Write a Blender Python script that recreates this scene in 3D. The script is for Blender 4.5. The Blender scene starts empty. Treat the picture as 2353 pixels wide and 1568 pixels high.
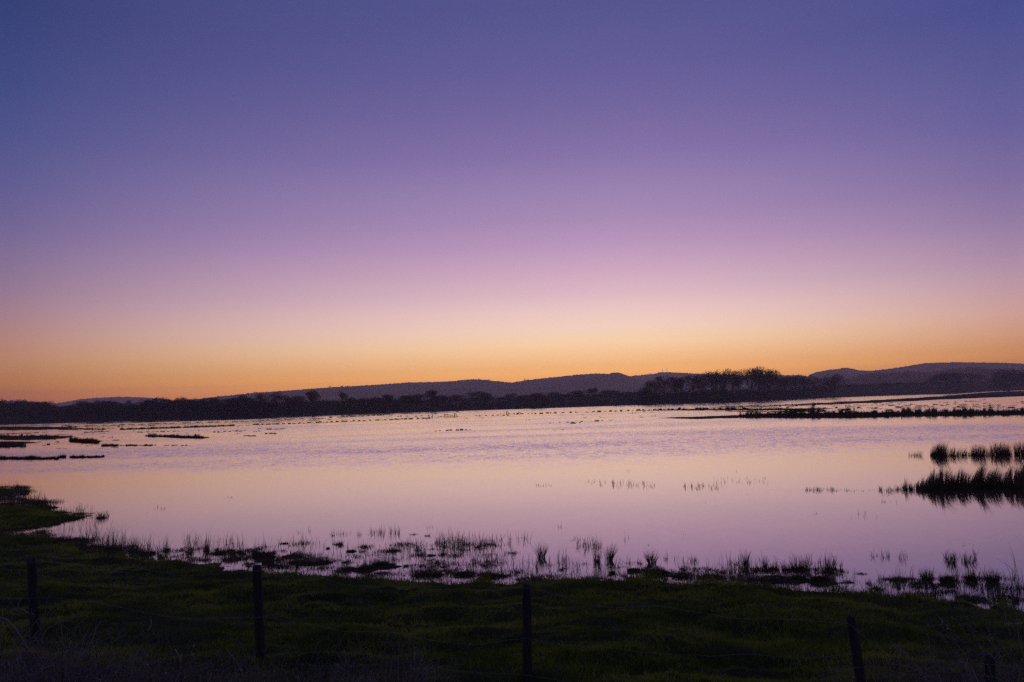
import bpy, math, random
import numpy as np
from mathutils import Matrix, Vector
random.seed(7)
RNG = np.random.default_rng(11)
scene = bpy.context.scene
COL = scene.collection
PI = math.pi

# ------------------------------------------------------------------ camera
# pixel units below are those of the photograph at 2353 x 1568
F, CX, CY, EYE = 2038.0, 1176.5, 784.0, 3.3
PITCH, ROLL = math.radians(4.0), math.radians(-1.72)
CR = Matrix.Rotation(PI/2 + PITCH, 3, 'X') @ Matrix.Rotation(ROLL, 3, 'Z')
cam_d = bpy.data.cameras.new('camera')
cam_d.sensor_width = 36.0
cam_d.lens = 36.0*F/2353.0
cam_d.clip_start, cam_d.clip_end = 0.1, 20000
cam = bpy.data.objects.new('camera', cam_d)
COL.objects.link(cam)
cam.matrix_world = Matrix.Translation((0, 0, EYE)) @ CR.to_4x4()
scene.camera = cam

def ray(u, v):
    return (CR @ Vector(((u-CX)/F, -(v-CY)/F, -1.0)))
def onz(u, v, z=0.0):
    d = ray(u, v); t = (z-EYE)/min(d.z, -1e-4)
    return Vector((d.x*t, d.y*t, z))
def aty(u, v, Y):
    d = ray(u, v); t = Y/d.y
    return Vector((d.x*t, Y, EYE+d.z*t))
def topx(u, v):          # metres per pixel on the water at this pixel
    return onz(u, v).y/F
def cb(k, x, y): return (588.25*k + x/3.2025, 1078.5 + y/3.2025)
def ct(k, x, y): return (588.25*k + x/4.0, 796.6 + y/4.0)

# ------------------------------------------------------------------ helpers
def tag(o, label=None, cat=None, group=None, kind=None):
    if label: o['label'] = label
    if cat: o['category'] = cat
    if group: o['group'] = group
    if kind: o['kind'] = kind
    return o
def link(name, me, parent=None, mat=None):
    o = bpy.data.objects.new(name, me); COL.objects.link(o)
    if mat and me is not None and not me.materials: me.materials.append(mat)
    if parent: o.parent = parent
    return o
def empty(name, loc=(0, 0, 0)):
    o = bpy.data.objects.new(name, None); COL.objects.link(o); o.location = loc
    o.empty_display_size = .2
    return o
def mk(name, V, Q=None, T=None, smooth=False):
    me = bpy.data.meshes.new(name)
    V = np.ascontiguousarray(V, dtype=np.float32)
    Q = np.zeros((0, 4), np.int32) if Q is None else np.asarray(Q, np.int32).reshape(-1, 4)
    T = np.zeros((0, 3), np.int32) if T is None else np.asarray(T, np.int32).reshape(-1, 3)
    me.vertices.add(len(V)); me.vertices.foreach_set('co', V.ravel())
    nl = Q.size + T.size
    me.loops.add(nl)
    me.loops.foreach_set('vertex_index', np.concatenate([Q.ravel(), T.ravel()]).astype(np.int32))
    me.polygons.add(len(Q)+len(T))
    st = np.concatenate([np.arange(len(Q))*4, len(Q)*4 + np.arange(len(T))*3]).astype(np.int32)
    me.polygons.foreach_set('loop_start', st)
    me.update(calc_edges=True); me.validate()
    if smooth: me.shade_smooth()
    return me
class MB:
    def __init__(s): s.V = []; s.Q = []; s.T = []; s.n = 0
    def add(s, V, Q=None, T=None):
        if Q is not None and len(Q): s.Q.append(np.asarray(Q)+s.n)
        if T is not None and len(T): s.T.append(np.asarray(T)+s.n)
        s.V.append(np.asarray(V, float)); s.n += len(V)
    def raw(s):
        V = np.concatenate(s.V)
        Q = np.concatenate(s.Q) if s.Q else np.zeros((0, 4), int)
        T = np.concatenate(s.T) if s.T else np.zeros((0, 3), int)
        return V, Q, T
    def mesh(s, name, smooth=False):
        V, Q, T = s.raw(); return mk(name, V, Q, T, smooth)
def tube(mb, P, R, n=5, cap=True):
    P = np.asarray(P, float); R = np.broadcast_to(np.asarray(R, float), (len(P),))
    D = np.gradient(P, axis=0); D /= np.linalg.norm(D, axis=1)[:, None]+1e-9
    ref = np.array([0, 0, 1.0]) if abs(D[0][2]) < .9 else np.array([1.0, 0, 0])
    V = []
    for i in range(len(P)):
        a = np.cross(D[i], ref); a /= np.linalg.norm(a)+1e-9
        b = np.cross(D[i], a)
        ang = np.arange(n)*2*PI/n
        V.append(P[i] + R[i]*(np.cos(ang)[:, None]*a + np.sin(ang)[:, None]*b))
    V = np.concatenate(V); Q = []
    for i in range(len(P)-1):
        for j in range(n):
            Q.append((i*n+j, i*n+(j+1) % n, (i+1)*n+(j+1) % n, (i+1)*n+j))
    T = []
    if cap:
        k = len(V); V = np.vstack([V, P[-1:], P[:1]])
        for j in range(n):
            T.append(((len(P)-1)*n+j, (len(P)-1)*n+(j+1) % n, k)); T.append(((j+1) % n, j, k+1))
    mb.add(V, Q, T)
def blades(base, h, lean, w, segs=3, droop=0.0, rng=RNG, curl=1.8):
    """base Nx3, h N, lean Nx2 (metres of sideways travel at the tip), w N -> V, Q"""
    N = len(base); t = np.linspace(0, 1, segs+1)
    P = np.zeros((N, segs+1, 3))
    lean = np.asarray(lean)
    P[:, :, 0] = base[:, 0:1] + lean[:, 0:1]*t**curl
    P[:, :, 1] = base[:, 1:2] + lean[:, 1:2]*t**curl
    P[:, :, 2] = base[:, 2:3] + h[:, None]*(t - droop*t**3)
    a = rng.uniform(0, PI, N)
    S = np.stack([np.cos(a), np.sin(a), np.zeros(N)], 1)[:, None, :]*(w[:, None]*.5)[:, :, None]*(1-.85*t**1.5)[None, :, None]
    V = np.stack([P-S, P+S], 2).reshape(-1, 3)
    i = (np.arange(N)*(segs+1)*2)[:, None] + (np.arange(segs)*2)[None, :]
    Q = np.stack([i, i+1, i+3, i+2], -1).reshape(-1, 4)
    return V, Q
def leaves(P, size, rng=RNG, flat=0.0):
    """one small four-cornered leaf or twig spray per point"""
    N = len(P); size = np.broadcast_to(size, (N,))
    a = rng.normal(size=(N, 3)); a[:, 2] *= (1-flat); a /= np.linalg.norm(a, axis=1)[:, None]
    b = np.cross(a, rng.normal(size=(N, 3))); b /= np.linalg.norm(b, axis=1)[:, None]+1e-9
    a = a*size[:, None]; b = b*size[:, None]*.38
    V = np.stack([P-a, P-b, P+a, P+b], 1).reshape(-1, 3)
    return V, (np.arange(N)*4)[:, None] + np.arange(4)[None, :]

def _hash(ix, iy, s):
    h = (ix.astype(np.int64)*374761393 + iy.astype(np.int64)*668265263 + s*974711) & 0xffffffff
    h = ((h ^ (h >> 13))*1274126177) & 0xffffffff
    return ((h ^ (h >> 16)) & 0xffff)/65535.0
def vnoise(x, y, s=0):
    x = np.asarray(x, float); y = np.asarray(y, float)
    ix = np.floor(x); iy = np.floor(y); fx = x-ix; fy = y-iy
    fx = fx*fx*(3-2*fx); fy = fy*fy*(3-2*fy)
    a = _hash(ix, iy, s); b = _hash(ix+1, iy, s); c = _hash(ix, iy+1, s); d = _hash(ix+1, iy+1, s)
    return (a*(1-fx)+b*fx)*(1-fy) + (c*(1-fx)+d*fx)*fy - .5
def fbm(x, y, o=3, s=0):
    return sum(vnoise(x*2**k, y*2**k, s+k*17)/1.8**k for k in range(o))
def sstep(a, b, x):
    t = np.clip((x-a)/(b-a), 0, 1); return t*t*(3-2*t)

# ------------------------------------------------------------------ materials
def srgb(r, g, b):
    f = lambda c: (c/255/12.92) if c/255 <= .04045 else ((c/255+.055)/1.055)**2.4
    return (f(r), f(g), f(b), 1.0)
def nt_new(name):
    m = bpy.data.materials.new(name); m.use_nodes = True
    nt = m.node_tree; nt.nodes.clear()
    out = nt.nodes.new('ShaderNodeOutputMaterial'); return m, nt, out
def plant_mat(name, c1, c2, c3, rough=.6, spec=.25, scale=2.0, trans=0.0):
    """blade and twig colour: one shade per blade, drifting slowly over the ground"""
    m, nt, out = nt_new(name)
    p = nt.nodes.new('ShaderNodeBsdfPrincipled'); p.inputs['Roughness'].default_value = rough
    p.inputs['Specular IOR Level'].default_value = spec
    geo = nt.nodes.new('ShaderNodeNewGeometry'); rp = nt.nodes.new('ShaderNodeValToRGB')
    no = nt.nodes.new('ShaderNodeTexNoise'); no.inputs['Scale'].default_value = scale; no.inputs['Detail'].default_value = 3
    tc = nt.nodes.new('ShaderNodeTexCoord'); nt.links.new(tc.outputs['Object'], no.inputs['Vector'])
    mx = nt.nodes.new('ShaderNodeMath'); mx.operation = 'MULTIPLY_ADD'; mx.inputs[1].default_value = .45
    ad = nt.nodes.new('ShaderNodeMath'); ad.operation = 'MULTIPLY_ADD'; ad.inputs[1].default_value = 2.0; ad.inputs[2].default_value = -.74
    nt.links.new(no.outputs['Fac'], ad.inputs[0])
    nt.links.new(geo.outputs['Random Per Island'], mx.inputs[0]); nt.links.new(ad.outputs[0], mx.inputs[2])
    e = rp.color_ramp.elements; e[0].color = (*c1, 1); e[1].color = (*c3, 1); e.new(.5).color = (*c2, 1)
    nt.links.new(mx.outputs[0], rp.inputs[0]); nt.links.new(rp.outputs[0], p.inputs['Base Color'])
    if trans:
        tr = nt.nodes.new('ShaderNodeBsdfTranslucent'); ms = nt.nodes.new('ShaderNodeMixShader'); ms.inputs[0].default_value = trans
        nt.links.new(rp.outputs[0], tr.inputs[0]); nt.links.new(p.outputs[0], ms.inputs[1]); nt.links.new(tr.outputs[0], ms.inputs[2]); nt.links.new(ms.outputs[0], out.inputs[0])
    else: nt.links.new(p.outputs[0], out.inputs[0])
    return m
M = {}
M['grass'] = plant_mat('short_grass', (.034, .046, .009), (.12, .15, .015), (.27, .26, .045), .65, .1, .8, .45)
M['rush'] = plant_mat('rush', (.022, .017, .009), (.055, .040, .018), (.13, .09, .04), .6, .2, 1.5)
M['reed'] = plant_mat('reed', (.018, .012, .007), (.045, .028, .015), (.11, .07, .035), .6, .15, 1.0)
M['tussock'] = plant_mat('tussock_grass', (.020, .016, .007), (.045, .032, .012), (.09, .06, .022), .7, .1, .4)
M['twig'] = plant_mat('bare_twig', (.022, .017, .014), (.035, .026, .02), (.05, .038, .028), .8, .1, .15)
M['ever'] = plant_mat('dark_foliage', (.008, .012, .006), (.014, .018, .008), (.022, .026, .012), .7, .1, .15)
M['bramble'] = plant_mat('bramble_stem', (.03, .023, .024), (.075, .057, .058), (.20, .15, .155), .5, .3, 3.0)
M['pale'] = plant_mat('pale_dead_leaf', (.12, .10, .10), (.22, .19, .18), (.42, .38, .38), .6, .3, 5.0)

def wood_mat(name, c1, c2):
    m, nt, out = nt_new(name)
    p = nt.nodes.new('ShaderNodeBsdfPrincipled'); p.inputs['Roughness'].default_value = .85
    p.inputs['Specular IOR Level'].default_value = .15
    tc = nt.nodes.new('ShaderNodeTexCoord'); mp = nt.nodes.new('ShaderNodeMapping'); mp.inputs['Scale'].default_value = (40, 40, 3)
    no = nt.nodes.new('ShaderNodeTexNoise'); no.inputs['Scale'].default_value = 1; no.inputs['Detail'].default_value = 5
    rp = nt.nodes.new('ShaderNodeValToRGB'); rp.color_ramp.elements[0].color = (*c1, 1); rp.color_ramp.elements[1].color = (*c2, 1)
    rp.color_ramp.elements[0].position = .35; rp.color_ramp.elements[1].position = .7
    bp = nt.nodes.new('ShaderNodeBump'); bp.inputs['Strength'].default_value = .6; bp.inputs['Distance'].default_value = .01
    L = nt.links.new
    L(tc.outputs['Object'], mp.inputs[0]); L(mp.outputs[0], no.inputs['Vector']); L(no.outputs['Fac'], rp.inputs[0])
    L(rp.outputs[0], p.inputs['Base Color']); L(no.outputs['Fac'], bp.inputs['Height']); L(bp.outputs[0], p.inputs['Normal'])
    L(p.outputs[0], out.inputs[0]); return m
M['post'] = wood_mat('weathered_post', (.010, .009, .010), (.035, .031, .033))
M['bark'] = wood_mat('bark', (.018, .014, .012), (.035, .028, .022))
def plain(name, c, rough, metal=0.0, spec=.5):
    m, nt, out = nt_new(name)
    p = nt.nodes.new('ShaderNodeBsdfPrincipled'); p.inputs['Roughness'].default_value = rough
    p.inputs['Metallic'].default_value = metal; p.inputs['Specular IOR Level'].default_value = spec
    no = nt.nodes.new('ShaderNodeTexNoise'); no.inputs['Scale'].default_value = 9; no.inputs['Detail'].default_value = 4
    rp = nt.nodes.new('ShaderNodeValToRGB')
    rp.color_ramp.elements[0].color = (c[0]*.5, c[1]*.5, c[2]*.5, 1); rp.color_ramp.elements[1].color = (*c, 1)
    nt.links.new(no.outputs['Fac'], rp.inputs[0]); nt.links.new(rp.outputs[0], p.inputs['Base Color'])
    nt.links.new(p.outputs[0], out.inputs[0]); return m
M['wire'] = plain('galvanised_wire', (.17, .17, .165), .5, .4)
M['mast'] = plain('mast_steel', (.12, .10, .10), .6, .3)

def ground_mat():
    m, nt, out = nt_new('meadow_ground'); L = nt.links.new
    p = nt.nodes.new('ShaderNodeBsdfPrincipled'); p.inputs['Roughness'].default_value = .9; p.inputs['Specular IOR Level'].default_value = .08
    tc = nt.nodes.new('ShaderNodeTexCoord')
    n1 = nt.nodes.new('ShaderNodeTexNoise'); n1.inputs['Scale'].default_value = .5; n1.inputs['Detail'].default_value = 6
    n2 = nt.nodes.new('ShaderNodeTexNoise'); n2.inputs['Scale'].default_value = 14; n2.inputs['Detail'].default_value = 4
    L(tc.outputs['Object'], n1.inputs['Vector']); L(tc.outputs['Object'], n2.inputs['Vector'])
    rp = nt.nodes.new('ShaderNodeValToRGB')
    e = rp.color_ramp.elements; e[0].position = .35; e[0].color = (.012, .016, .006, 1); e[1].position = .7; e[1].color = (.04, .04, .016, 1)
    L(n1.outputs['Fac'], rp.inputs[0])
    mx = nt.nodes.new('ShaderNodeMixRGB'); mx.blend_type = 'MULTIPLY'; mx.inputs[0].default_value = .6
    L(rp.outputs[0], mx.inputs[1]); L(n2.outputs['Color'], mx.inputs[2])
    # bare wet mud within a few centimetres of the flood level
    sp = nt.nodes.new('ShaderNodeSeparateXYZ'); L(tc.outputs['Object'], sp.inputs[0])
    mr = nt.nodes.new('ShaderNodeMapRange'); mr.inputs['From Min'].default_value = .02; mr.inputs['From Max'].default_value = .12
    L(sp.outputs['Z'], mr.inputs[0])
    m2 = nt.nodes.new('ShaderNodeMixRGB'); m2.inputs[1].default_value = (.022, .014, .008, 1)
    L(mr.outputs[0], m2.inputs[0]); L(mx.outputs[0], m2.inputs[2])
    bp = nt.nodes.new('ShaderNodeBump'); bp.inputs['Strength'].default_value = .7; bp.inputs['Distance'].default_value = .05
    L(n2.outputs['Fac'], bp.inputs['Height']); L(bp.outputs[0], p.inputs['Normal'])
    L(m2.outputs[0], p.inputs['Base Color']); L(p.outputs[0], out.inputs[0]); return m
M['ground'] = ground_mat()
def hill_mat(name, c1, c2, sc):
    m, nt, out = nt_new(name); L = nt.links.new
    p = nt.nodes.new('ShaderNodeBsdfPrincipled'); p.inputs['Roughness'].default_value = 1; p.inputs['Specular IOR Level'].default_value = 0
    tc = nt.nodes.new('ShaderNodeTexCoord'); n1 = nt.nodes.new('ShaderNodeTexNoise'); n1.inputs['Scale'].default_value = sc; n1.inputs['Detail'].default_value = 6
    L(tc.outputs['Object'], n1.inputs['Vector'])
    rp = nt.nodes.new('ShaderNodeValToRGB'); rp.color_ramp.elements[0].color = (*c1, 1); rp.color_ramp.elements[1].color = (*c2, 1)
    rp.color_ramp.elements[0].position = .4; rp.color_ramp.elements[1].position = .6
    L(n1.outputs['Fac'], rp.inputs[0]); L(rp.outputs[0], p.inputs['Base Color']); L(p.outputs[0], out.inputs[0]); return m
M['hill'] = hill_mat('down_grassland', (.08, .08, .05), (.13, .12, .08), .004)
M['woodhill'] = hill_mat('wooded_slope', (.012, .011, .010), (.03, .025, .02), .03)

def water_mat():
    m, nt, out = nt_new('flood_water'); L = nt.links.new; N = nt.nodes.new
    def math_(op, a=None, b=None, c=None):
        n = N('ShaderNodeMath'); n.operation = op
        for i, x in enumerate((a, b, c)):
            if x is None: continue
            if isinstance(x, (int, float)): n.inputs[i].default_value = x
            else: L(x, n.inputs[i])
        return n.outputs[0]
    def rng_(v, a, b, c=0., d=1., smooth=True):
        n = N('ShaderNodeMapRange'); n.interpolation_type = 'SMOOTHSTEP' if smooth else 'LINEAR'
        L(v, n.inputs[0]); n.inputs['From Min'].default_value = a; n.inputs['From Max'].default_value = b
        n.inputs['To Min'].default_value = c; n.inputs['To Max'].default_value = d; return n.outputs[0]
    geo = N('ShaderNodeNewGeometry'); sp = N('ShaderNodeSeparateXYZ'); L(geo.outputs['Position'], sp.inputs[0])
    X, Y = sp.outputs['X'], sp.outputs['Y']
    def noise(scale, detail, sx=1., sy=1., rough=.5):
        mp = N('ShaderNodeMapping'); mp.inputs['Scale'].default_value = (sx, sy, 1); L(geo.outputs['Position'], mp.inputs[0])
        n = N('ShaderNodeTexNoise'); n.inputs['Scale'].default_value = scale; n.inputs['Detail'].default_value = detail
        n.inputs['Roughness'].default_value = rough; L(mp.outputs[0], n.inputs['Vector']); return n
    # where the breeze ruffles the flood: open water beyond about fifty metres, with calm lanes
    wob = noise(1, 4, .02, .05)
    yw = math_('MULTIPLY_ADD', math_('SUBTRACT', wob.outputs['Fac'], .5), 26., Y)
    near = rng_(yw, 37, 68)
    lanes = noise(1, 3, .0035, .022); lane = rng_(lanes.outputs['Fac'], .36, .56, .45, 1.)
    patch = noise(1, 3, .03, .07); pt = rng_(patch.outputs['Fac'], .3, .65, .55, 1.)
    # calmer lee under the tussock bank at the right
    amp = math_('MULTIPLY', math_('MULTIPLY', near, lane), pt)
    amp = math_('MULTIPLY_ADD', amp, WAMP, WBASE)
    def tilt(n, k):
        v = N('ShaderNodeVectorMath'); v.operation = 'SUBTRACT'; L(n.outputs['Color'], v.inputs[0]); v.inputs[1].default_value = (.5, .5, .5)
        s = N('ShaderNodeVectorMath'); s.operation = 'MULTIPLY'; L(v.outputs[0], s.inputs[0]); s.inputs[1].default_value = (k, k, 0); return s.outputs[0]
    a = N('ShaderNodeVectorMath'); a.operation = 'ADD'
    L(tilt(noise(1.6, 3, 1., .55, .6), .55), a.inputs[0]); L(tilt(noise(7., 2, 1., .7), 1.0), a.inputs[1])
    a2 = N('ShaderNodeVectorMath'); a2.operation = 'ADD'; L(a.outputs[0], a2.inputs[0]); a2.inputs[1].default_value = (0, -WBIAS, 0); a = a2
    s = N('ShaderNodeVectorMath'); s.operation = 'SCALE'; L(a.outputs[0], s.inputs[0]); L(amp, s.inputs['Scale'])
    nn = N('ShaderNodeVectorMath'); nn.operation = 'ADD'; L(s.outputs[0], nn.inputs[0]); nn.inputs[1].default_value = (0, 0, 1)
    no = N('ShaderNodeVectorMath'); no.operation = 'NORMALIZE'; L(nn.outputs[0], no.inputs[0])
    fr = N('ShaderNodeFresnel'); fr.inputs['IOR'].default_value = 1.34; L(no.outputs[0], fr.inputs['Normal'])
    gl = N('ShaderNodeBsdfGlossy'); gl.inputs['Roughness'].default_value = .03; gl.inputs['Color'].default_value = (1, .96, .945, 1)
    L(no.outputs[0], gl.inputs['Normal'])
    df = N('ShaderNodeBsdfDiffuse'); df.inputs['Color'].default_value = (.05, .035, .03, 1)
    mx = N('ShaderNodeMixShader'); ff = math_('POWER', fr.outputs[0], WFR)
    L(ff, mx.inputs[0]); L(df.outputs[0], mx.inputs[1]); L(gl.outputs[0], mx.inputs[2]); L(mx.outputs[0], out.inputs[0])
    return m
WAMP, WBASE, WFR, WBIAS = .26, .005, .50, .19
M['water'] = water_mat()

# ------------------------------------------------------------------ ground
edge_px = [cb(0, -200, 470), cb(0, 0, 500), cb(0, 300, 500), cb(0, 500, 560), cb(0, 600, 610), cb(0, 750, 630), cb(0, 950, 645), cb(0, 1200, 668), cb(0, 1350, 672), cb(0, 1500, 690),
           cb(0, 1650, 722), cb(0, 1884, 748), cb(1, 250, 775), cb(1, 450, 778), cb(1, 700, 795), cb(1, 1000, 815), cb(1, 1200, 838), cb(1, 1400, 843),
           cb(1, 1600, 832), cb(1, 1884, 825), cb(2, 200, 800), cb(2, 600, 798), cb(2, 800, 812), cb(2, 1000, 822), cb(2, 1200, 832), cb(2, 1500, 835), cb(2, 1650, 848),
           cb(2, 1884, 855), cb(3, 300, 885), cb(3, 700, 900), cb(3, 950, 940), cb(3, 1250, 965), cb(3, 1500, 980), cb(3, 1700, 1000), cb(3, 1884, 1050), cb(3, 2100, 1080)]
EP = [onz(u, v, .05) for u, v in edge_px]
EX = np.array([p.x for p in EP]); EY = np.array([p.y for p in EP])
o_ = np.argsort(EX); EX = EX[o_]; EY = EY[o_]
def yedge(x): return np.interp(x, EX, EY)
shore_px = [(-80, 978), (0, 975), (240, 970), (588, 961.4), (880, 951), (1176, 941), (1450, 932), (1714, 924.4), (1850, 917), (1990, 911.5), (2120, 907), (2200, 904.5), (2284, 899.5), (2420, 895.5)]
SP = [onz(u, v) for u, v in shore_px]
SA = np.array([math.atan2(p.x, p.y) for p in SP]); SR = np.array([math.hypot(p.x, p.y) for p in SP])
def rshore(a): return np.interp(a, SA, SR)

islands = [
 ([(-80,1166),(60,1166),(105,1168),(155,1180),(188,1190),(140,1202),(95,1214),(40,1220),(-80,1226)], .16, .10),
 ([(-80,1120),(37,1123),(52,1128),(30,1135),(8,1143),(-80,1150)], .12, .08),
 ([(-80,982),(80,981),(140,981.5),(245,986.5),(200,988.5),(80,989),(-80,989.5)], .2, .03),
 ([(-80,1003),(60,1002.5),(133,1006),(110,1009),(-80,1011)], .16, .04),
 ([(-80,1015),(60,1015.5),(103,1017.5),(60,1020),(30,1028),(-80,1030)], .16, .04),
 ([(160,1010),(185,1009),(227,1016),(222,1020),(180,1017)], .14, .06),
 ([(335,1001),(400,1001),(460,1005),(468,1007.5),(420,1007),(340,1003)], .12, .04),
 ([(1500,942),(1660,940),(1764,939.5),(1900,939),(1900,942.5),(1764,943.5),(1660,943.5),(1500,943.2)], .14, .02),
 ([(1635,936.5),(1764,932.6),(1914,925.5),(2014,919.5),(2089,915.5),(2164,910.5),(2200,907),(2284,901),(2460,897),(2460,907),(2353,911),(2189,917.5),(2114,921.2),(2014,926),(1914,929.5),(1764,934.6)], .35, .02),
 ([(1700,956),(1764,951.5),(1870,951.5),(1990,950),(2150,948.5),(2353,946),(2460,944),(2460,951),(2353,953.5),(2240,955.5),(2110,957.5),(2000,959.5),(1870,961),(1764,961.5),(1700,960)], .22, .04),
 ([(1530,960.5),(1700,953.5),(1764,950.5),(1770,958),(1640,961.2)], .03, .01),
 ([(1640,945),(1764,945.5),(1880,942),(1880,946),(1764,950),(1640,947.5)], .03, .008),
 ([(2100,1119),(2250,1114),(2460,1108),(2460,1128),(2250,1131),(2130,1128)], .02, .05),
]
for pu, pv, pw, ph in [(cb(1,420,690)[0],cb(1,420,690)[1],45,5),(cb(1,300,645)[0],cb(1,300,645)[1],26,3.5),(cb(1,690,735)[0],cb(1,690,735)[1],30,4),(cb(1,800,745)[0],cb(1,800,745)[1],22,6),
        (cb(1,940,720)[0],cb(1,940,720)[1],28,5),(cb(1,1260,780)[0],cb(1,1260,780)[1],40,7),(cb(1,1550,785)[0],cb(1,1550,785)[1],24,6),(cb(1,1700,790)[0],cb(1,1700,790)[1],30,4),
        (cb(1,30,650)[0],cb(1,30,650)[1],22,14),(cb(2,895,752)[0],cb(2,895,752)[1],16,4),(cb(2,1070,768)[0],cb(2,1070,768)[1],24,6),(cb(2,1260,790)[0],cb(2,1260,790)[1],30,5),(cb(2,1450,805)[0],cb(2,1450,805)[1],34,4),
        (cb(2,1720,815)[0],cb(2,1720,815)[1],46,5),(cb(3,40,815)[0],cb(3,40,815)[1],36,7),(cb(3,215,815)[0],cb(3,215,815)[1],24,6),(cb(3,385,830)[0],cb(3,385,830)[1],24,6),(cb(3,1490,965)[0],cb(3,1490,965)[1],34,6)]:
    islands.append(([(pu+pw*math.cos(k*PI/5)*(1+.25*math.sin(3*k+pu)), pv+ph*math.sin(k*PI/5)) for k in range(10)], .025, .25))
ISL = []
for pts, hmax, slope in islands:
    P = np.array([[onz(u, v).x, onz(u, v).y] for u, v in pts]); ISL.append((P, hmax, slope))
def polysd(P, x, y):
    d = np.full(x.shape, 1e18); inside = np.zeros(x.shape, bool); n = len(P)
    for i in range(n):
        a = P[i]; b = P[(i+1) % n]; e = b-a
        wx = x-a[0]; wy = y-a[1]
        t = np.clip((wx*e[0]+wy*e[1])/(e@e+1e-12), 0, 1)
        d = np.minimum(d, (wx-e[0]*t)**2 + (wy-e[1]*t)**2)
        c = ((a[1] > y) != (b[1] > y)) & (x < e[0]*(y-a[1])/(e[1] if abs(e[1]) > 1e-9 else 1e-9) + a[0])
        inside ^= c
    return np.where(inside, 1, -1)*np.sqrt(d)
def height(x, y):
    x = np.asarray(x, float); y = np.asarray(y, float)
    r = np.hypot(x, y); a = np.arctan2(x, y)
    wob = .35*fbm(x*1.3, y*1.3, 3, 5)
    s = yedge(x) - y + wob
    bump = .17*fbm(x*.9, y*1.5, 2, 1) + .10*np.abs(vnoise(x*2.3, y*3.0, 77)) + .05*fbm(x*4, y*5, 2, 3)
    bank = .035 + .062*np.minimum(s, 9) + bump*sstep(0, 1.0, s) + 1.1*sstep(2.0, 8.0, s-6.5)
    mud = -.02 - .035*np.minimum(-s, 12) + .15*fbm(x*2.2, y*1.1, 3, 9)*np.exp(-np.maximum(-s, 0)/3.0)*sstep(1.0, -2.0, x*.14-.1)
    h = np.where(s > 0, np.maximum(bank, .012), mud)
    # two rainwater pools lying in the bank at the right, one at the left
    for (pu, pv, rx, ry) in ((cb(3,1510,1025)[0], cb(3,1510,1025)[1], .20, .42), (cb(3,1605,1070)[0], cb(3,1605,1070)[1], .13, .22), (cb(0,1705,738)[0], cb(0,1705,738)[1], .22, .35)):
        p = onz(pu, pv, .0); q = ((x-p.x)/rx)**2 + ((y-p.y)/ry)**2 + 1.2*vnoise(x*9, y*9, 4)
        h = np.where(q < 1.6, h*(1-sstep(1.6, .7, q)) - .03*sstep(1.6, .7, q), h)
    for P, hm, sl in ISL:
        lo = P.min(0)-6; hi = P.max(0)+6
        k = (x > lo[0]) & (x < hi[0]) & (y > lo[1]) & (y < hi[1])
        if not k.any(): continue
        xx, yy = x[k], y[k]; sc = 1.6 if lo[1] < 60 else .25
        sd = polysd(P, xx, yy)
        wv = ((.75 if hm > .05 else .3)*fbm(xx*sc*.8, yy*sc*.8, 3, 21)) if lo[1] < 60 else (2.6 if lo[1] < 120 else 9.)*fbm(xx*.16, yy*.035, 4, 21)
        hh = np.clip((sd+wv)*sl, -.3, hm)*(1+.5*fbm(xx*sc*1.7, yy*sc*1.7, 2, 8))
        g = h[k]; h[k] = np.maximum(g, hh)
    sf = r - rshore(a)
    ridge = 5.6 + 5.0*sstep(.25, .45, a) + 1.2*fbm(a*14, r*.004, 2, 31)
    far = np.clip(sf*.03, -1, .25) + ridge*sstep(6, 130, sf)
    h = np.where(sf > -20, np.maximum(h, np.where(sf > -20, far, -9)), h)
    return h
azf = np.radians(np.arange(-46, 46.01, .13)); azc1 = np.radians(np.arange(-180, -46, 4.0)); azc2 = np.radians(np.arange(50, 180, 4.0))
AZ = np.concatenate([azc1, azf, azc2])
dv = np.concatenate([np.arange(3000, 900, -60), np.arange(900, 250, -1.8), np.arange(250, 60, -1.0), np.arange(60, 3.9, -.45)])
RR = np.concatenate([EYE*F/dv, [2000, 2400, 3000, 3800, 4700, 5600, 5890]]); RR = np.concatenate([[.01], RR])
A2, R2 = np.meshgrid(AZ, RR); GX = R2*np.sin(A2); GY = R2*np.cos(A2)
GZ = height(GX.ravel(), GY.ravel()).reshape(GX.shape)
GZ[0, :] = GZ[0, :].mean()
na, nr = len(AZ), len(RR)
V = np.stack([GX, GY, GZ], -1).reshape(-1, 3)
I, J = np.meshgrid(np.arange(nr-1), np.arange(na), indexing='ij'); J2 = (J+1) % na
Q = np.stack([I*na+J, I*na+J2, (I+1)*na+J2, (I+1)*na+J], -1).reshape(-1, 4)[:, ::-1]
g = link('ground', mk('ground', V, Q, smooth=True), None, M['ground']); tag(g, kind='structure')
def hz(x, y): return float(height(np.array([x]), np.array([y]))[0])

wv = np.array([[-6500, 2, 0], [6500, 2, 0], [6500, 1900, 0], [-6500, 1900, 0]], float)
w = link('water', mk('water', wv, [[0, 1, 2, 3]]), None, M['water']); tag(w, kind='structure')

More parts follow.
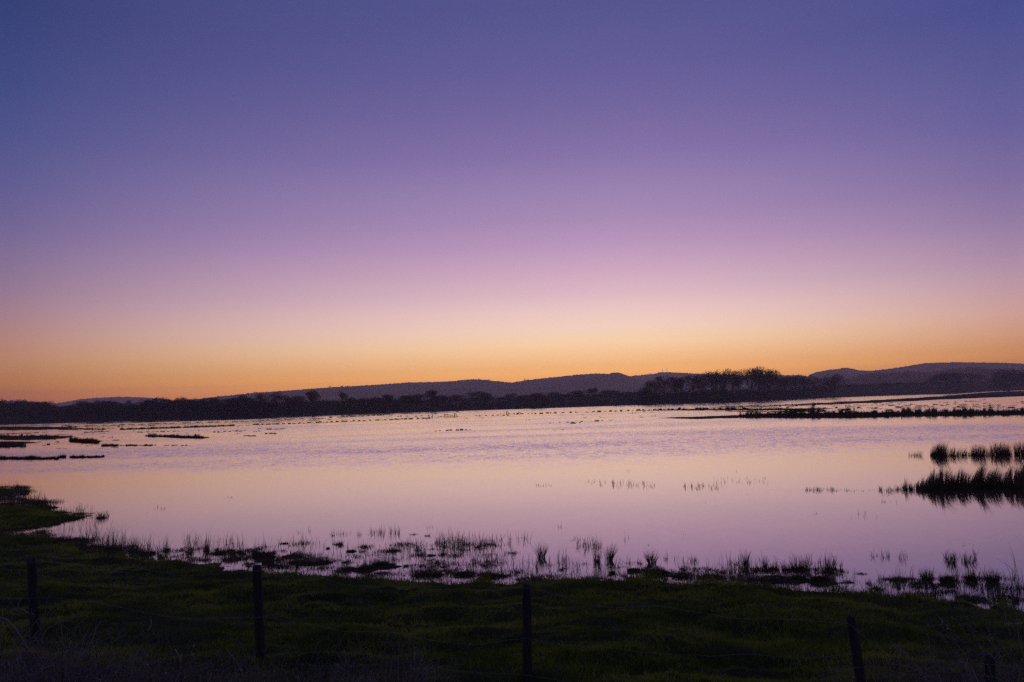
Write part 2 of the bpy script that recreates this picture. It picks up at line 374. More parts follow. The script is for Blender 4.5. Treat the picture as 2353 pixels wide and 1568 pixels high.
# ------------------------------------------------------------------ hills
def hill(name, prof, D, depth, bump, mat, zfoot=4.0, seed=0, ext=0):
    us = np.array([p[0] for p in prof], float); vs = np.array([p[1] for p in prof], float)
    uu = np.arange(us[0], us[-1]+.1, 2.0); vv = np.interp(uu, us, vs)
    pts = [ray(u, v) for u, v in zip(uu, vv)]
    R = np.array([math.hypot(p.x, p.y) for p in pts]); dx = np.array([p.x for p in pts])/R; dy = np.array([p.y for p in pts])/R
    zt = EYE + np.array([p.z for p in pts])/R*D
    n = len(uu); zt = zt + bump*(fbm(np.arange(n)*.9, np.zeros(n)+seed, 3, seed))
    rows = []
    for f in (0, .12, .25, .4, .55, .7, .82, .92, .97, 1.0, 1.05, 1.15, 1.4, 1.8, 2.2):
        r = D - depth*(1-f)
        prof_f = math.sin(min(f, 1)*PI/2)**1.15 if f <= 1 else max(0.0, 1-((f-1)/1.2)**1.5*.95)
        fold = .05*fbm(uu*.01+f*2, np.zeros(n)+f*3, 2, seed+4)*math.sin(min(f,1)*PI) if f < 1 else 0
        z = zfoot*.2 + (zt-zfoot*.2)*np.clip(prof_f+fold, 0, 1)
        rows.append(np.stack([dx*r, dy*r, z], 1))
    V = np.concatenate(rows); k = len(rows)
    I, J = np.meshgrid(np.arange(k-1), np.arange(n-1), indexing='ij')
    Q = np.stack([I*n+J, I*n+J+1, (I+1)*n+J+1, (I+1)*n+J], -1).reshape(-1, 4)
    o = link(name, mk(name, V, Q, smooth=True), None, mat); tag(o, kind='structure'); return o
T = lambda k, L: [ct(k, x, y) for x, y in L]
prof1 = [(-160, 930), (-60, 928)] + T(0, [(0, 505), (160, 500), (340, 508), (520, 522), (660, 500), (720, 487), (850, 475), (1080, 462), (1300, 468), (1500, 482), (1620, 500), (1800, 530)])
prof2 = [(400, 925), (488, 914)] + T(1, [(0, 427), (300, 408), (680, 380), (1200, 350), (1400, 336), (1550, 334), (1700, 330), (1900, 316), (2000, 308), (2100, 310), (2200, 322), (2353, 335)]) \
    + T(2, [(200, 305), (600, 263), (750, 253), (900, 256), (925, 243), (980, 244), (1070, 274), (1200, 310), (1400, 380), (1600, 440)])
prof3 = T(2, [(900, 330), (1070, 276), (1200, 264), (1340, 248), (1360, 238), (1430, 236), (1530, 242), (1700, 252), (2000, 264), (2353, 268)]) + T(3, [(150, 266), (230, 263), (320, 268), (420, 290), (520, 320)])
prof4 = T(3, [(300, 330), (380, 264), (430, 242), (560, 217), (665, 210), (680, 200), (760, 205), (830, 222), (950, 226), (1100, 212), (1280, 184), (1450, 157), (1700, 149), (1900, 153), (2050, 152), (2353, 161), (2500, 166), (2800, 190)])
prof5 = T(3, [(400, 370), (600, 340), (700, 303), (790, 275), (850, 262), (1000, 243), (1150, 240), (1300, 228), (1420, 237), (1500, 232), (1600, 217), (1700, 208), (1900, 194), (2100, 207), (2353, 217), (2800, 230)])
hill('hills', prof1, 5200, 900, 3, M['hill'], seed=3)
hill('hills', prof3, 4800, 1100, 2.5, M['hill'], seed=5)
hill('hills', prof2, 3900, 1500, 2, M['hill'], seed=1)
hill('hills', prof4, 4400, 1500, 2, M['hill'], seed=8)
hill('hills', prof5, 2700, 600, 6, M['woodhill'], seed=12)

# trees that crest the downs, too far off to count
mb = MB()
def crest(u0, v0, u1, v1, D, n, hpx, rng=RNG):
    for k in range(n):
        t = rng.uniform(); u = u0+(u1-u0)*t; v = v0+(v1-v0)*t
        c = aty(u, v+.6, D*rng.uniform(.985, .998)); s = D/F
        hh = hpx*s*rng.uniform(.5, 1.1); m = 46
        P = rng.normal(size=(m, 3))*np.array([hh*.42, hh*.3, hh*.36]) + np.array([c.x, c.y, c.z+hh*.35])
        mb.add(*leaves(P, rng.uniform(.8, 1.9, m), rng))
for a in [(700, 896, 745, 893, 3800, 8, 2.5), (757, 890.8, 759, 890.8, 3800, 2, 5), (776, 889.5, 815, 887.6, 3800, 9, 3.2), (895, 884, 950, 880.5, 3800, 22, 4), (950, 880.5, 985, 879.8, 3800, 10, 2.8),
          (1036, 877, 1040, 877, 3800, 1, 3), (1065, 876, 1128, 874.6, 3800, 30, 4.5), (1150, 879, 1172, 881, 3800, 4, 3), (1205, 874.5, 1214, 873.6, 3800, 4, 4), (1403, 860.5, 1440, 865, 3800, 22, 3.2),
          (1452, 865, 1495, 861, 4700, 12, 3.2), (1512, 857.8, 1570, 858.5, 4700, 30, 2.6), (1570, 858.8, 1700, 862, 4700, 36, 3), (2055, 850, 2100, 843, 4300, 20, 3), (2110, 838.5, 2160, 835.2, 4300, 14, 2.4),
          (1932, 848, 1965, 850, 4300, 18, 2.6), (1880, 857, 1915, 851.5, 4300, 10, 1.8), (2190, 834.8, 2353, 837.8, 4300, 40, 1.5), (488, 914, 590, 903, 3850, 26, 2.5), (10, 922, 50, 920.5, 5100, 12, 4), (68, 920, 72, 920, 5100, 1, 5), (100, 923, 125, 925, 5100, 5, 4)]:
    crest(*a)
o = link('woodland', mb.mesh('ridge_copses'), None, M['twig'])
tag(o, 'tiny scattered trees and copses along the skyline of the distant downs', 'woodland', kind='stuff')

# two radio masts on the far hill
for (u, vt, vb, w_, lab) in ((1522.7, 847.5, 857.5, .9, 'thinner plain radio mast on the far hill crest, left of its twin'), (1533.2, 846.5, 857.0, 1.2, 'radio mast with drum aerials on the far hill crest, right of its twin')):
    D = 4780; b = aty(u, vb, D); t = aty(u, vt, D); hh = t.z-b.z
    r = empty('radio_mast', b); tag(r, lab, 'radio mast', 'radio masts on the hill')
    mb = MB()
    for k in range(3):
        a = k*2*PI/3
        tube(mb, [(math.cos(a)*w_*.9, math.sin(a)*w_*.9, -2), (math.cos(a)*w_*.35, math.sin(a)*w_*.35, hh)], .22, 4)
    for k in range(12):
        z = hh*k/12; q = w_*(.9-.55*k/12)
        tube(mb, [(q, 0, z), (-q*.5, q*.87, z+hh/24), (-q*.5, -q*.87, z+hh/12)], .12, 3)
    tube(mb, [(0, 0, hh*.9), (0, 0, hh*1.12)], .25, 4)
    link('lattice', mb.mesh('mast_lattice'), r, M['mast'])
    if w_ > 1:
        for q in (.55, .72, .86):
            m2 = MB(); tube(m2, [(-1.3, -.6, hh*q-1.0), (-1.3, -.6, hh*q+1.0)], 1.0, 8); link('aerial', m2.mesh('drum_aerial'), r, M['mast'])

# ------------------------------------------------------------------ bare winter trees
def tree_proto(seed, wide, forks, twn, trunk=.22, up=.35, tw=.0050):
    rng = random.Random(seed); tr = MB(); strips = []
    lines = []
    def grow(p, d, L, r, lev):
        n = 4 if lev < 3 else 2
        P = [p.copy()]; q = p.copy(); dd = d.copy()
        for i in range(n):
            dd = (dd + Vector((rng.gauss(0, .13), rng.gauss(0, .13), rng.gauss(0, .1)+.05*up)) ).normalized()
            q = q + dd*(L/n); P.append(q.copy())
        if lev < 3:
            tube(tr, [tuple(a) for a in P], [r*(1-.6*i/n) for i in range(n+1)], 5 if lev < 2 else 4)
        else:
            strips.append((P, r*2))
        if lev >= 4: return
        kids = forks[lev]
        for k in range(kids):
            i = n if (k == 0 or lev == 0 and k < kids-1) else rng.randint(max(1, n-3), n)
            ang = rng.uniform(.25, .95 if lev else .8); az = (k+rng.uniform(-.3, .3))*2*PI/kids + lev
            ref = Vector((1, 0, 0)) if abs(dd.x) < .8 else Vector((0, 1, 0))
            a = dd.cross(ref).normalized(); b = dd.cross(a)
            nd = (dd*math.cos(ang) + (a*math.cos(az)+b*math.sin(az))*math.sin(ang)*wide)
            nd.z += up*(.5 if lev < 2 else .15); nd.normalize()
            grow(P[i], nd, L*rng.uniform(.62, .85) if lev else rng.uniform(.24, .34), r*.52, lev+1)
    grow(Vector((0, 0, 0)), Vector((0, 0, 1)), trunk, .021, 0)
    C = MB()
    for P, w in strips:
        for j in range(2):
            a = rng.uniform(0, PI); s = Vector((math.cos(a), math.sin(a), .3))*max(w, tw)*.5
            V = []; 
            for i, p in enumerate(P):
                f = 1-.6*i/(len(P)-1); V += [tuple(p-s*f), tuple(p+s*f)]
            C.add(V, [(2*i, 2*i+1, 2*i+3, 2*i+2) for i in range(len(P)-1)])
        e = P[-1]; dl = (P[-1]-P[-2]); 
        for j in range(twn):
            d = (dl.normalized() + Vector((rng.gauss(0, .7), rng.gauss(0, .7), rng.gauss(0, .6)+.2))).normalized()*rng.uniform(.03, .065)
            s = Vector((rng.gauss(0, 1), rng.gauss(0, 1), rng.gauss(0, 1))).cross(d).normalized()*tw*.55
            b = P[-1] if j % 2 else P[-2]+(dl*.5)
            C.add([tuple(b-s), tuple(b+s), tuple(b+d)], None, [(0, 1, 2)])
    tv, tq, tt = tr.raw(); cv, cq, c3 = C.raw()
    zc = .46*cv[:, 2].max(); q97 = np.percentile(np.hypot(cv[:, 0], cv[:, 1]), 90); rz = np.percentile(cv[:, 2], 95)-zc
    def dome(v):
        e = np.sqrt((v[:, 0]/q97)**2 + (v[:, 1]/q97)**2 + ((v[:, 2]-zc)/np.where(v[:, 2] > zc, rz, zc*1.1))**2)
        lob = 1+.10*np.sin(np.arctan2(v[:, 1], v[:, 0])*3+seed)+.07*np.sin(v[:, 2]*30+seed)
        k = np.where(e > lob, (lob*(1+.12*np.tanh((e/lob-1)*2)))/e, 1)[:, None]
        o_ = np.array([0, 0, zc]); return o_+(v-o_)*k
    cv = dome(cv); tv = np.where(tv[:, 2:3] > zc*.6, dome(tv), tv)
    top = np.percentile(cv[:, 2], 99.6); cv = cv/top; tv = tv/top
    return (tv, tq, tt), (cv, cq, c3), np.percentile(np.abs(cv[:, :2]), 97)
PR = [tree_proto(1, 1.15, (6, 5, 5, 4), 9), tree_proto(2, 1.3, (7, 5, 5, 4), 9, .16), tree_proto(3, .75, (5, 5, 5, 4), 7, .2, .7),
      tree_proto(4, 1.0, (6, 4, 5, 4), 8, .3, .4), tree_proto(5, 1.2, (7, 5, 5, 4), 12, .1, .2, .0075), tree_proto(6, .6, (5, 5, 5, 4), 9, .14, .8, .006)]
PM = [(mk('trunk', *a, smooth=True), mk('crown', *b)) for a, b, _ in PR]
def ever_proto(seed, w):
    rng = np.random.default_rng(seed); P = []
    for k in range(26):
        a = rng.uniform(0, 2*PI); z = rng.uniform(.3, .93); rr = w*math.sqrt(max(.05, 1-((z-.55)/.5)**2))*rng.uniform(.3, .9)
        P.append(rng.normal(size=(150, 3))*np.array([.06, .06, .045]) + np.array([rr*math.cos(a), rr*math.sin(a), z]))
    P = np.concatenate(P); V, Q = leaves(P, rng.uniform(.008, .022, len(P)), rng)
    V[:, 2] *= 1/np.percentile(V[:, 2], 99.5)
    tr = MB(); tube(tr, [(0, 0, 0), (.01, 0, .3), (0, .01, .6), (.01, 0, .85)], [.022, .018, .012, .004], 6)
    for k in range(8):
        a = k*2.4; z = .3+.06*k; tube(tr, [(0, 0, z), (w*.4*math.cos(a), w*.4*math.sin(a), z+.06), (w*.75*math.cos(a), w*.75*math.sin(a), z+.1)], [.009, .006, .002], 4)
    return tr.raw(), (V, Q, None), w
EVR = [ever_proto(9, .32), ever_proto(10, .24)]
EVM = [(mk('trunk', *a, smooth=True), mk('crown', *b)) for a, b, _ in EVR]
for a, b in PM: a.materials.append(M['bark']); b.materials.append(M['twig'])
for a, b in EVM: a.materials.append(M['bark']); b.materials.append(M['ever'])
tree_i = [0]
def tree(u, vtop, wpx, D, kind, label, group=None, name='bare_tree'):
    rng = random.Random(tree_i[0]*13+5); tree_i[0] += 1
    if D < 5: D = 460
    t = aty(u, vtop, D); z0 = hz(t.x, t.y)-.15
    H = t.z-z0
    me = (EVM if kind >= 10 else PM)[kind % 10]; hw = (EVR if kind >= 10 else PR)[kind % 10][2]
    r = empty(name, (t.x, t.y, z0)); r.rotation_euler.z = rng.uniform(0, 2*PI)
    W = wpx*D/F/2/hw
    r.scale = (W, W, H)
    tag(r, label, 'tree', group)
    a = link('trunk', me[0], r); b = link('crown', me[1], r)
    return r
def rs(u): # depth of the far shore below pixel column u
    d = ray(u, 900); return float(rshore(np.array([math.atan2(d.x, d.y)]))[0])*math.cos(math.atan2(d.x, d.y))
G1 = 'bare trees along the far shore below the down'
for u, v, w_, dd, k, lab in [
    (604, 904, 30, 45, 0, 'bare domed tree at the left of the pair where the dark wood ends'),
    (633, 901, 26, 40, 11, 'dark flat topped tree beside the bare domed tree at the wood end'),
    (661, 908, 34, 60, 1, 'low spreading bare tree right of the dark flat topped tree'),
    (687, 909, 30, 70, 0, 'rounded pale grey bare tree just left of the tall oval tree'),
    (719, 897, 26, 75, 5, 'tall oval bare tree, the left of two standing clear of the hedge'),
    (783, 899, 25, 75, 2, 'tall oval bare tree, the right of two standing clear of the hedge'),
    (806, 913, 22, 70, 0, 'small bare tree snug against the right tall oval tree'),
    (833, 914, 32, 60, 1, 'wide low bare tree left of the rounded dome tree'),
    (862, 912, 30, 70, 4, 'low bushy tree leaning into the rounded dome tree'),
    (886, 906, 32, 80, 4, 'rounded dome tree in the middle of the far hedge'),
    (935, 908, 44, 90, 4, 'bushy tree on the left shoulder of the tall spiky tree'),
    (960, 905, 40, 110, 1, 'broad bushy tree just left of the tall spiky tree'),
    (990, 896, 24, 95, 5, 'tall spiky topped tree rising from a bushy clump'),
    (1015, 908, 40, 100, 4, 'bushy tree on the right shoulder of the tall spiky tree'),
    (1045, 907, 36, 150, 1, 'low round tree between the spiky tree and the broad dome'),
    (1092, 900, 46, 180, 0, 'broad smooth dome tree under the copse on the ridge'),
    (1118, 904, 30, 180, 4, 'smaller tree on the right flank of the broad dome tree'),
    (1177, 903, 24, 190, 1, 'narrow hazy tree alone in the gap before the dark round tree'),
    (1204, 908, 28, 120, 1, 'low round tree left of the dark round tree'),
    (1236, 903, 36, 70, 4, 'dark round tree, the darkest ball beneath the ridge saddle'),
    (1275, 901, 34, 190, 1, 'hazy domed tree right of the dark round tree'),
    (1305, 906, 36, 190, 4, 'low hazy tree between two hazy domes'),
    (1335, 897, 46, 200, 1, 'wide hazy domed tree left of the spire top tree'),
    (1361, 892, 18, 200, 5, 'thin spire topped tree poking above the hazy trees'),
    (1393, 897, 54, 200, 4, 'widest hazy domed tree right of the spire top tree'),
    (1447, 900, 36, 210, 1, 'pale hazy tree between the dome trees and the big bare group')]:
    tree(u, v, w_*1.3, rs(u)+dd, k, lab, G1, 'bare_tree' if k < 10 else 'pine_tree')
G2 = 'big bare trees of the shoreside wood'
for u, v, w_, dd, k, lab in [
    (1479, 889, 26, 40, 1, 'smallest outermost bare tree at the low left end of the big wood'),
    (1500, 874, 34, 38, 0, 'sloping bare tree second in from the left end of the big wood'),
    (1522, 864, 40, 45, 3, 'tall open crowned tree marking the left shoulder of the big wood'),
    (1547, 865, 34, 60, 3, 'thin bare tree right of the left shoulder tree'),
    (1568, 864, 34, 50, 2, 'upright bare tree with a clear stem, below the radio masts'),
    (1590, 862, 38, 62, 3, 'bare tree touching the skyline right of the masts'),
    (1611, 860, 36, 50, 0, 'bare tree just left of the low double dome'),
    (1636, 853, 44, 70, 0, 'left dome of the double dome that tops the ridge line'),
    (1664, 848, 46, 60, 1, 'right dome of the double dome that tops the ridge line'),
    (1684, 852, 34, 75, 3, 'slim tree falling away from the double dome'),
    (1701, 860, 34, 52, 2, 'bare tree in the dip between the two highest crowns'),
    (1722, 846, 50, 66, 0, 'high bare tree left of the very highest crown'),
    (1739, 843, 56, 60, 1, 'very highest bare tree with the widest lacy crown of the wood'),
    (1763, 849, 48, 72, 0, 'bare tree sloping down right of the highest crown'),
    (1784, 860, 34, 50, 3, 'bare tree on the right shoulder of the highest crown'),
    (1806, 864, 34, 62, 2, 'narrow bare tree in the gap before the last round dome'),
    (1822, 864, 36, 50, 0, 'bare tree merging into the last round dome'),
    (1845, 861, 54, 58, 1, 'last round dome at the right end of the big wood')]:
    tree(u, v, w_*1.35, rs(u)+dd, k, lab, G2)
for u, v, w_, D, k, lab in [
    (1915, 859, 48, 690, 1, 'lone domed bare tree on the field right of the big wood'),
    (2139, 870, 22, 900, 0, 'small bare tree at the left foot of the right dark tree'),
    (2176, 856, 60, 940, 4, 'dark broad tree on the field edge under the long right hill'),
    (2226, 858, 50, 1150, 1, 'hazy round tree between the two dark right trees'),
    (2285, 868, 26, 1000, 0, 'small tree at the left foot of the largest right tree'),
    (2314, 848, 62, 980, 4, 'largest dark tree near the right edge under the long hill'),
    (2352, 851, 40, 980, 0, 'dark tree cut by the right edge of the view')]:
    tree(u, v, w_*1.25, D, k, lab, 'trees on the right far shore')

# the dark wood along the left shore and the scrub at the foot of the trees: nobody could count it
def merge(mb, raw, loc, sx, sz, rot):
    V, Qd, Tr = raw; c, s = math.cos(rot), math.sin(rot)
    W = np.stack([(V[:, 0]*c-V[:, 1]*s)*sx+loc[0], (V[:, 0]*s+V[:, 1]*c)*sx+loc[1], V[:, 2]*sz+loc[2]], 1); mb.add(W, Qd, Tr)
topline = [(x/4, 796.6+y/4) for x, y in [(-300, 500), (0, 488), (80, 495), (160, 485), (300, 505), (430, 497), (520, 535), (600, 538), (700, 522), (830, 500), (950, 480), (1080, 518), (1200, 508), (1330, 488), (1450, 480), (1580, 488), (1650, 470), (1750, 458), (1850, 480), (1950, 470), (2050, 498), (2100, 470), (2230, 458), (2353, 480)]]
tl = np.array(topline)
mb = MB(); me_ = MB()
for lay, (dd, off, step) in enumerate(((120, 0, 13), (70, 5, 11), (35, 12, 10))):
    u = -75.0
    while u < (592 if lay < 2 else 560):
        v = np.interp(u, tl[:, 0], tl[:, 1]) + off + RNG.uniform(-5, 5)
        D = rs(u)+dd+RNG.uniform(-14, 14); t = aty(u, v, D); z0 = hz(t.x, t.y); k = int(RNG.integers(0, 6))
        wpx = RNG.uniform(20, 36)
        if RNG.uniform() < .22:
            e = EVR[int(RNG.integers(0, 2))]; merge(me_, (e[1][0], e[1][1], None), (t.x, t.y, z0), wpx*.8*D/F/2/e[2], t.z-z0, RNG.uniform(0, 6))
        else:
            pr = PR[k]; sx = wpx*D/F/2/pr[2]; rot = RNG.uniform(0, 6)
            merge(mb, pr[0], (t.x, t.y, z0), sx, t.z-z0, rot); merge(mb, pr[1], (t.x, t.y, z0), sx, t.z-z0, rot)
        u += step*RNG.uniform(.7, 1.3)
V1, Q1, T1 = mb.raw(); V2, Q2, T2 = me_.raw()
me = mk('shore_wood', np.vstack([V1, V2]), np.vstack([Q1, Q2+len(V1)]), T1)
me.materials.append(M['twig']); me.materials.append(M['ever'])
mi = np.zeros(len(Q1)+len(Q2)+len(T1), np.int32); mi[len(Q1):len(Q1)+len(Q2)] = 1
me.polygons.foreach_set('material_index', mi)
o = link('woodland', me); tag(o, 'dense dark bare woodland lining the far left shore of the flood', 'woodland', kind='stuff')

mb = MB()
def scrub(u0, u1, dd0, dd1, n, h0, h1):
    us = RNG.uniform(u0, u1, n)
    for u in us:
        D = rs(u)+RNG.uniform(dd0, dd1); p = aty(u, 900, D); z0 = hz(p.x, p.y); hh = RNG.uniform(h0, h1); m = 70
        P = RNG.normal(size=(m, 3))*np.array([hh*.55, hh*.5, hh*.27]) + np.array([p.x, p.y, z0+hh*.42]); P[:, 2] = np.maximum(P[:, 2], z0)
        mb.add(*leaves(P, RNG.uniform(.2, .55, m)))
scrub(-75, 620, 8, 110, 620, 2.0, 4.5)
scrub(560, 1480, 15, 100, 420, 1.0, 2.4)
scrub(560, 1480, 110, 230, 560, 1.4, 3.0)
scrub(1470, 1880, 25, 95, 560, 2.5, 6.5)
scrub(1860, 2440, 120, 260, 360, 1.6, 3.6)
o = link('shrubbery', mb.mesh('scrub'), None, M['twig'])
tag(o, 'continuous dark scrub and hedgerow at the foot of the far shore trees', 'scrub', kind='stuff')

# ------------------------------------------------------------------ rushes and tussocks
def rush_mesh(seed, n, h, w, spread, lean, wid=.006, mound=0.0, right=0.0, short=.5):
    """a clump in metres: n stems of height h fanning out of a base of radius w/2"""
    rng = np.random.default_rng(seed); mb = MB()
    a = rng.uniform(0, 2*PI, n); q = np.sqrt(rng.uniform(0, 1, n)); rad = w*.5*spread
    base = np.stack([np.cos(a)*q*rad, np.sin(a)*q*rad, np.full(n, -.03)], 1)
    hh = h*rng.uniform(short, 1.08, n)*(1-(.25 if right < .04 else .05)*q)
    ln = np.stack([np.cos(a)*q*w*.5*(1.15-spread)+rng.normal(0, lean*h, n)+right*h*rng.uniform(.4, 1, n), np.sin(a)*q*w*.4+rng.normal(0, lean*h, n)], 1)
    mb.add(*blades(base, hh, ln, np.full(n, wid)*rng.uniform(.7, 1.3, n), 4, .05, rng, 1.5))
    if mound > 0:
        m = int(n*2.6); a = rng.uniform(0, 2*PI, m); q = np.sqrt(rng.uniform(0, 1, m))
        R = w*.5*max(spread, .6)
        zz = mound*np.sqrt(np.maximum(0, 1-q**2))
        base = np.stack([np.cos(a)*q*R, np.sin(a)*q*R, zz*.35-.02], 1)
        mb.add(*blades(base, mound*rng.uniform(.45, 1.25, m)+.03, np.stack([np.cos(a)*R*.5+rng.normal(0, R*.2, m), np.sin(a)*R*.4+rng.normal(0, R*.15, m)], 1)*rng.uniform(.1, 1.2, m)[:, None], np.full(m, wid*1.0), 3, .35, rng))
        ring = []; k = 14
        for j, (rf, zf) in enumerate(((1.0, -.06), (.85, .3), (.6, .6), (.3, .8))):
            for i in range(k):
                t = i*2*PI/k; jj = 1+.25*math.sin(3*t+seed)+.14*math.sin(5*t+seed*2.3)
                ring.append((R*rf*jj*math.cos(t)*.55, R*rf*jj*math.sin(t)*.5, mound*.5*zf*(1+.5*math.sin(2*t+seed*1.7))))
        ring.append((0, 0, mound*.42)); Qd = []; Tr = []
        for j in range(3):
            for i in range(k): Qd.append((j*k+i, j*k+(i+1) % k, (j+1)*k+(i+1) % k, (j+1)*k+i))
        for i in range(k): Tr.append((3*k+i, 3*k+(i+1) % k, 4*k))
        mb.add(ring, Qd, Tr)
    return mb
seed_ = [100]
def clump(k, x, y, wpx, hpx, n, lab, mound=0, spread=.45, lean=.07, group='rush clumps standing in the shallows', cat='rush clump', name='rush_clump', raw=None, right=0.0, mat='rush', wid=.0085, short=.5):
    u, v = cb(k, x, y) if raw is None else raw
    s_ = 1/3.2025 if raw is None else 1
    p = onz(u, v); px = p.y/F*s_; seed_[0] += 1
    mb = rush_mesh(seed_[0], n, hpx*px*(1 if raw is None else 1.12), wpx*px, spread if raw is None else .98, lean if raw is None else .05, wid, mound*px, right, short)
    o = link(name, mb.mesh(name), None, M[mat]); o.location = (p.x, p.y, max(0, hz(p.x, p.y)) if raw is None else 0)
    if name == 'tussock': o.scale = (1.08, 1.0, .5)
    tag(o, lab, cat, group); return o
clump(2, 215, 650, 120, 150, 95, 'tight upright rush clump standing alone right of the middle fence post')
clump(2, 625, 685, 90, 130, 70, 'left half of the twin rush clump standing over its own reflection', lean=.05, spread=.6)
clump(2, 715, 672, 120, 140, 90, 'right half of the twin rush clump, its stems bent to the right', right=.2)
clump(2, 1030, 695, 150, 135, 110, 'wide fan shaped rush clump by the dark mound near the bank', spread=.4)
clump(2, 1070, 770, 130, 70, 130, 'low dark mound below the wide fan shaped clump', 45, .9, name='tussock', cat='tussock')
clump(2, 895, 750, 90, 45, 90, 'small flat topped tussock left of the wide fan clump', 22, .9, name='tussock', cat='tussock')
clump(2, 735, 768, 50, 60, 50, 'small dark knob of grass beneath the twin rush clump', 30, .8, name='tussock', cat='tussock')
clump(2, 1335, 678, 90, 70, 34, 'short rush clump with one tall stem, floating right of the wide fan', spread=.6)
clump(2, 1650, 700, 110, 60, 50, 'low left neighbour of the tallest slender rush clump', spread=.8)
clump(2, 1720, 712, 130, 165, 60, 'tallest slender rush clump left of the leaning fence post', spread=.35)
clump(2, 1860, 722, 90, 120, 45, 'thin rush clump right beside the tallest slender clump')
clump(2, 1260, 790, 150, 50, 120, 'long low tussock at the bank right of the blue gleam of water', 34, 1, name='tussock', cat='tussock')
clump(2, 1460, 800, 170, 60, 130, 'wide dark tussock hugging the bank below the slender clumps', 36, 1, name='tussock', cat='tussock')
clump(2, 1730, 810, 230, 50, 150, 'long dark tussock stretched along the bank edge', 34, 1, name='tussock', cat='tussock')
clump(3, 40, 738, 100, 90, 60, 'leftmost spiky clump of the row above the leaning post', 18, .7)
clump(3, 130, 742, 90, 100, 60, 'second spiky clump of the row above the leaning post', 10, .7)
clump(3, 240, 742, 170, 120, 120, 'widest spiky clump of the row above the leaning post', 20, .8, right=.15)
clump(3, 440, 762, 140, 150, 100, 'last spiky clump of the row, its stems splayed to the right', 8, .6, right=.1)
clump(3, 50, 815, 170, 50, 150, 'flat dark tussock in the water directly left of the leaning post line', 36, 1, name='tussock', cat='tussock')
clump(3, 215, 812, 130, 70, 130, 'rough dark tussock below the widest spiky clump', 45, .9, name='tussock', cat='tussock')
clump(3, 380, 828, 120, 80, 140, 'round dark tussock below the last spiky clump', 55, .9, name='tussock', cat='tussock')
clump(3, 545, 838, 50, 25, 30, 'tiny dark tuft, left of a tiny pair near the bank', 12, .9, name='tussock', cat='tussock')
clump(3, 605, 834, 50, 35, 34, 'tiny dark tuft, right of a tiny pair near the bank', 14, .9, name='tussock', cat='tussock')
clump(3, 685, 772, 80, 30, 40, 'thin floating scrap of rush above the tiny pair of tufts', 6, 1)
clump(3, 890, 812, 110, 60, 70, 'left part of the long floating mat of rushes', 14, 1, name='tussock', cat='tussock')
clump(3, 975, 815, 100, 70, 80, 'middle part of the long floating mat of rushes', 16, 1, name='tussock', cat='tussock')
clump(3, 1050, 808, 90, 50, 60, 'right part of the long floating mat of rushes', 10, 1, name='tussock', cat='tussock')
clump(3, 1168, 815, 110, 130, 95, 'first of four bushy rush clumps near the right edge', 20, .5)
clump(3, 1320, 832, 130, 90, 170, 'second and darkest of four bushy rush clumps near the right edge', 40, .7)
clump(3, 1500, 825, 110, 120, 150, 'third of four bushy rush clumps near the right edge', 32, .6)
clump(3, 1650, 832, 130, 130, 170, 'fourth of four bushy rush clumps near the right edge', 34, .6)
clump(3, 1350, 690, 90, 110, 55, 'slender rush clump standing out in open water, left of a pair', spread=.6, right=.1)
clump(3, 1465, 690, 100, 90, 45, 'slender rush clump standing out in open water, right of a pair', spread=.7, right=.25)
clump(3, 1700, 975, 130, 160, 70, 'tall rushes rooted in the bank leaning right beside the bank pool', spread=.5, right=.4)
clump(3, 1230, 940, 70, 130, 34, 'narrow leaning rushes on the bank below the darkest bushy clump', spread=.5, right=.2)
clump(3, 1850, 905, 90, 210, 26, 'very tall sparse rushes at the right edge of the view', spread=.6, lean=.1)
clump(3, 1490, 960, 190, 60, 190, 'mossy hump of bank jutting into the water beside the pool', 50, 1, name='tussock', cat='tussock')
